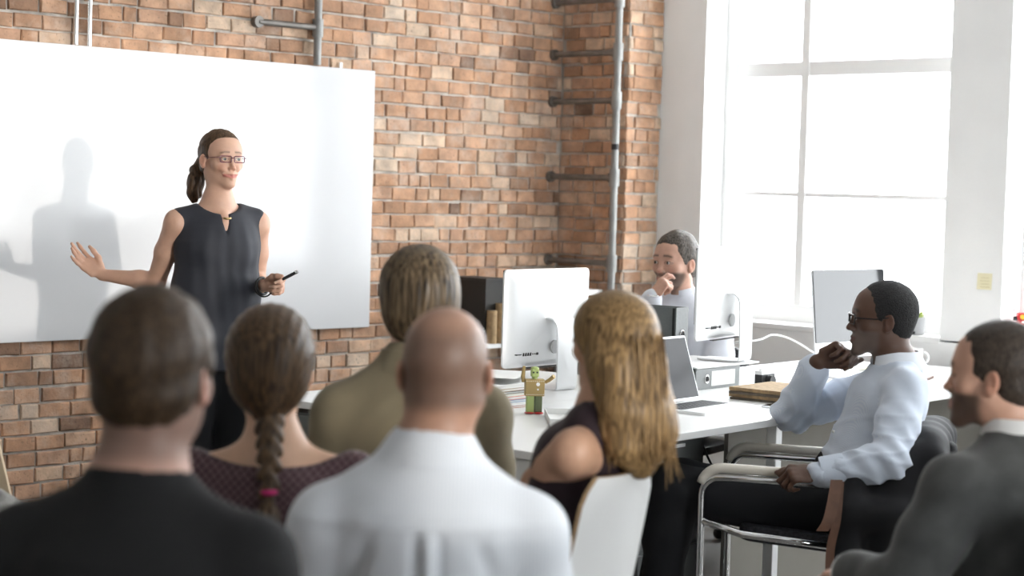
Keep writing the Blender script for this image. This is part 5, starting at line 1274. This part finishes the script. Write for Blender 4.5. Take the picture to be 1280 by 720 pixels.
# white shell chair of the blonde woman
J, yaw = AUD[4]; f_ = facing(-62); _p = PP(792, 590, 4.12) + f_ * .288; loc, rz = Vector((_p[0], _p[1], 0)), math.atan2(f_[1], f_[0]) - math.pi / 2
t = empty('shell_chair', loc, rz); tag(t, 'white moulded shell chair with a pale plywood edge', 'chair')
def shell_rows(off):
    rows = []
    prof = spline([(.20, .405), (.10, .415), (-.06, .410), (-.16, .43), (-.205, .50), (-.235, .61), (-.262, .745), (-.288, .885)], 5)
    for i, p in enumerate(prof):
        f_ = i / (len(prof) - 1); w = .21 - .015 * math.sin(f_ * 3.14) if f_ < .5 else .195 - .03 * (f_ - .5) ** 1; 
        if f_ > .93: w -= .05 * ((f_ - .93) / .07) ** 2
        a, c = prof[max(i - 1, 0)], prof[min(i + 1, len(prof) - 1)]; d = (c - a).normalized(); nr = Vector((d.y, -d.x))
        rows.append([(x * w, p.x + nr.x * off + .03 * abs(x) ** 2.5 * (1 if f_ > .4 else .3), p.y + nr.y * off + .012 * abs(x) ** 2.5 * (f_ < .4)) for x in np.linspace(-1, 1, 11)])
    return rows
A_, B_ = shell_rows(.005), shell_rows(-.005)
MB().grid(A_).build('shell_front', M_shell, t, smooth='auto'); MB().grid(B_).build('shell_back', M_shell, t, smooth='auto')
edge = lambda R: [r[0] for r in R] + R[-1][1:] + [r[-1] for r in R[::-1]][1:] + R[0][::-1][1:]
ea, eb = edge(A_), edge(B_); MB().grid([ea, eb]).build('plywood_edge', M_ply, t)
for sx in (-1, 1):
    for yy in (.16, -.15): MB().tube([(sx * .20, yy * 1.25, 0), (sx * .12, yy * .6, .40)], .010, 10).build('leg', M_chrome, t, smooth=True)

# chrome cantilever armchair of the man in the blue shirt
PEb = np.array(P(1042, 636, 6.12)); Jb = {'pe': PEb}; loc, rz = local(Jb, -74)
t = empty('cantilever_armchair', loc, rz); tag(t, 'chrome cantilever armchair with cream armrest pads', 'chair')
for s in (-1, 1):
    x = s * .275
    path = [(x, -.20, .60)] + [(x, .30, .605)] + [tuple(p) for p in arc((x, .33, .545), .06, math.pi / 2, 0, 6, (0, 1, 0), (0, 0, 1))][1:] + [(x, .39, .10)] + [tuple(p) for p in arc((x, .33, .075), .06, 0, -math.pi / 2, 6, (0, 1, 0), (0, 0, 1))] + [(x, -.30, .015)]
    q = MB().tube(path, .0125, 12).build('side_frame', M_chrome, t, smooth=True)
    pad = [(x, -.10, .628), (x, .05, .632), (x, .28, .634)] + [tuple(p) for p in arc((x, .325, .565), .069, math.pi / 2, .25, 6, (0, 1, 0), (0, 0, 1))]
    MB().tube(pad, .0175, 12, flat=.9).build('armrest_pad', M_cream, t, smooth=True)
    MB().tube([(x, .385, .46), (x * .96, .26, .425), (x * .94, -.24, .395)], .0125, 12).build('seat_rail', M_chrome, t, smooth=True)
    MB().tube([(x * .94, -.24, .395), (x * .94, -.27, .55), (x * .94, -.30, .74)], .0125, 12).build('back_post', M_black, t, smooth=True)
MB().tube([(-.275, -.30, .015), (.275, -.30, .015)], .0125, 12).build('floor_bar', M_chrome, t, smooth=True)
MB().prism(rrect(.49, .50, .05), 0, .055).build('seat', M_seatfab, t, bevel=.015, smooth='auto', M=Matrix.Translation((0, .03, .385)) @ Matrix.Rotation(.06, 4, 'X'))
MB().prism(rrect(.47, .34, .05), 0, .03).build('backrest', M_seatfab, t, bevel=.01, smooth='auto', M=Matrix.Translation((0, -.262, .59)) @ Matrix.Rotation(math.pi / 2 + .18, 4, 'X'))
# jacket hung over its back
f_, r_ = facing(-74), np.cross(facing(-74), UP); jb = np.array([loc.x, loc.y, 0.0]) - f_ * .285
t = empty('jacket', Vector((jb[0], jb[1], .3))); tag(t, 'dark charcoal jacket draped over the back of the chrome armchair', 'jacket')
W_ = lambda x, y, z: jb + r_ * x + f_ * y + UP * z
g = [cap(W_(-.19, -.02, .735), W_(.19, -.02, .735), .048, k=.04), cap(W_(-.23, -.035, .70), W_(-.25, -.05, .32), .050, .042, .05), cap(W_(.22, -.035, .72), W_(.23, -.05, .34), .05, .042, .05)]
g += [cap(W_(x, -.035, .72), W_(x * 1.15, -.05, .30), .040, .032, .06) for x in (-.12, 0, .12)]
g += [cap(W_(-.235, .03, .70), W_(-.29, .13, .52), .05, .055, .04), cap(W_(-.29, .13, .52), W_(-.28, .12, .28), .055, .05, .04), cap(W_(-.25, .05, .60), W_(-.26, .05, .26), .05, .05, .05), cap(W_(-.15, .02, .735), W_(.15, .02, .735), .05, k=.04)]
g += [cap(PP(1068, 598, 5.78), PP(1045, 780, 5.74), .045, .05, .05), cap(PP(1118, 585, 5.80), PP(1105, 780, 5.74), .05, .055, .05), cap(PP(1060, 640, 5.74), PP(1125, 640, 5.74), .04, .04, .05), cap(PP(1055, 740, 5.72), PP(1130, 740, 5.72), .045, .045, .05)]
M_jacket = clothm('charcoal_suiting', (.008, .008, .010), .85, sheen=.08)
build(t, 'jacket_body', g, .010, M_jacket, disp=lambda V: .007 * np.sin((V @ r_) * 55 + 1.5 * sines(V, 9, 4, 2)) * sm(.85 - V[:, 2], 0, .2))
build(t, 'jacket_lapel', [cap(W_(-.10, -.085, .72), W_(-.14, -.095, .42), .022, .010, .02, n=r_, asp=1.8)], .008, M_jacket)
t = empty('leather_strap', Vector(PP(1042, 620, 5.72))); tag(t, 'brown leather strap hanging from the chrome armchair', 'strap')
M_strap = mat('brown_strap_leather', (.15, .066, .035), .5, var=.15, nscale=40)
def strap(pts, w, name):
    rows = []; pts = spline(pts, 5)
    for p in pts:
        p = np.array(p); rows.append([p - CR * w / 2, p + CR * w / 2, p + CR * w / 2 + CF * .004, p - CR * w / 2 + CF * .004])
    o = MB().grid(rows, close=True).build(name, M_strap, t, M=Matrix.Translation(-t.location)); return o
strap([PP(1046, 600, 5.68), PP(1042, 625, 5.67), PP(1036, 650, 5.66), PP(1028, 664, 5.66)], .036, 'strap_end')
strap([PP(1050, 602, 5.70), PP(1046, 650, 5.69), PP(1038, 690, 5.69), PP(1036, 760, 5.69)], .026, 'strap_tail')

def office_chair(loc, rz, label, top=.86, mesh_m=None):
    t = empty('office_chair', loc, rz); tag(t, label, 'chair', 'black office chairs')
    MB().prism(rrect(.48, .47, .08), .375, .415).build('seat', M_black, t, bevel=.015, smooth='auto')
    ol = rrect(.44, top - .48, .09, 6); ring = [(x, -.25 + .5 * x * x - .10 * (z + .15), (top + .48) / 2 + z) for x, z in ol]
    MB().tube(ring + ring[:2], .016, 10, cap=False).build('back_frame', M_black, t, smooth=True)
    c = ((0, -.25, (top + .48) / 2)); b = MB()
    rows = [[(x * f_, -.25 + .5 * (x * f_) ** 2 - .10 * (z * f_ + .15), (top + .48) / 2 + z * f_) for x, z in ol] for f_ in (.98, .6, .25, .02)]
    b.grid(rows, close=True).build('mesh_back', mesh_m or M_mesh, t, smooth=True)
    MB().tube([(0, -.27, .50), (0, -.26, .40), (0, -.12, .36)], .022, 10, flat=.6).build('back_stem', M_black, t, smooth=True)
    MB().cyl((0, 0, .09), (0, 0, .38), .025).build('gas_lift', M_chrome, t, smooth='auto')
    for k in range(5):
        a = k * 2 * math.pi / 5 + .3; q = MB().tube([(0, 0, .10), (.27 * math.cos(a), .27 * math.sin(a), .065)], [.024, .015], 8).build('spoke', M_black, t, smooth=True)
        MB().ball((.27 * math.cos(a), .27 * math.sin(a), .027), .027, (1, .7, 1), seg=12).build('caster', M_black, q, smooth=True)
    return t
PEg = J9['pe']; office_chair(*local(J9, -40, .0), 'black mesh office chair under the man in the grey blazer', top=.85)
office_chair(*local(J7, -150), 'black office chair of the bearded man', top=.80)
c = P(1236, 600, 5.15); office_chair(Vector((c.x, c.y, 0)), math.atan2(*facing(-60)[[1, 0]]) - math.pi / 2, 'empty black office chair between the chrome armchair and grey blazer', top=.80)

# stool with a fleece throw at the left edge
c = P(-12, 640, 4.75); t = empty('stool', Vector((c.x, c.y, 0))); tag(t, 'round wooden stool under a grey fleece throw', 'stool')
MB().cyl((0, 0, .555), (0, 0, .585), .16, seg=28).build('seat', M_pine, t, bevel=.004)
for k in range(4):
    a = k * math.pi / 2 + .6; MB().tube([(.17 * math.cos(a), .17 * math.sin(a), 0), (.11 * math.cos(a), .11 * math.sin(a), .555)], .015, 10).build('leg', M_pine, t, smooth=True)
o = np.array([c.x, c.y, 0.0]); tt = empty('fleece_throw', Vector((c.x, c.y, .62))); tag(tt, 'bunched grey fleece throw lying on the wooden stool', 'blanket')
g = [cap(o + V3(0, 0, .635), o + V3(.0, 0, .65), .055, k=.03), cap(o + CR * .05 + V3(0, 0, .62), o + CR * .13 + V3(0, 0, .635), .045, .035, .04), cap(o - CR * .12 + V3(0, 0, .635), o + CR * .02 + CF * .05 + V3(0, 0, .625), .05, .05, .04), cap(o - CF * .10 + V3(0, 0, .635), o + CF * .1 + V3(0, 0, .635), .04, .04, .04)]
build(tt, 'throw_cloth', g, .008, clothm('grey_fleece', (.30, .29, .27), .95, var=.6, weave=150, bump=.002), disp=lambda V: .006 * sines(V, 55, 3, 3))
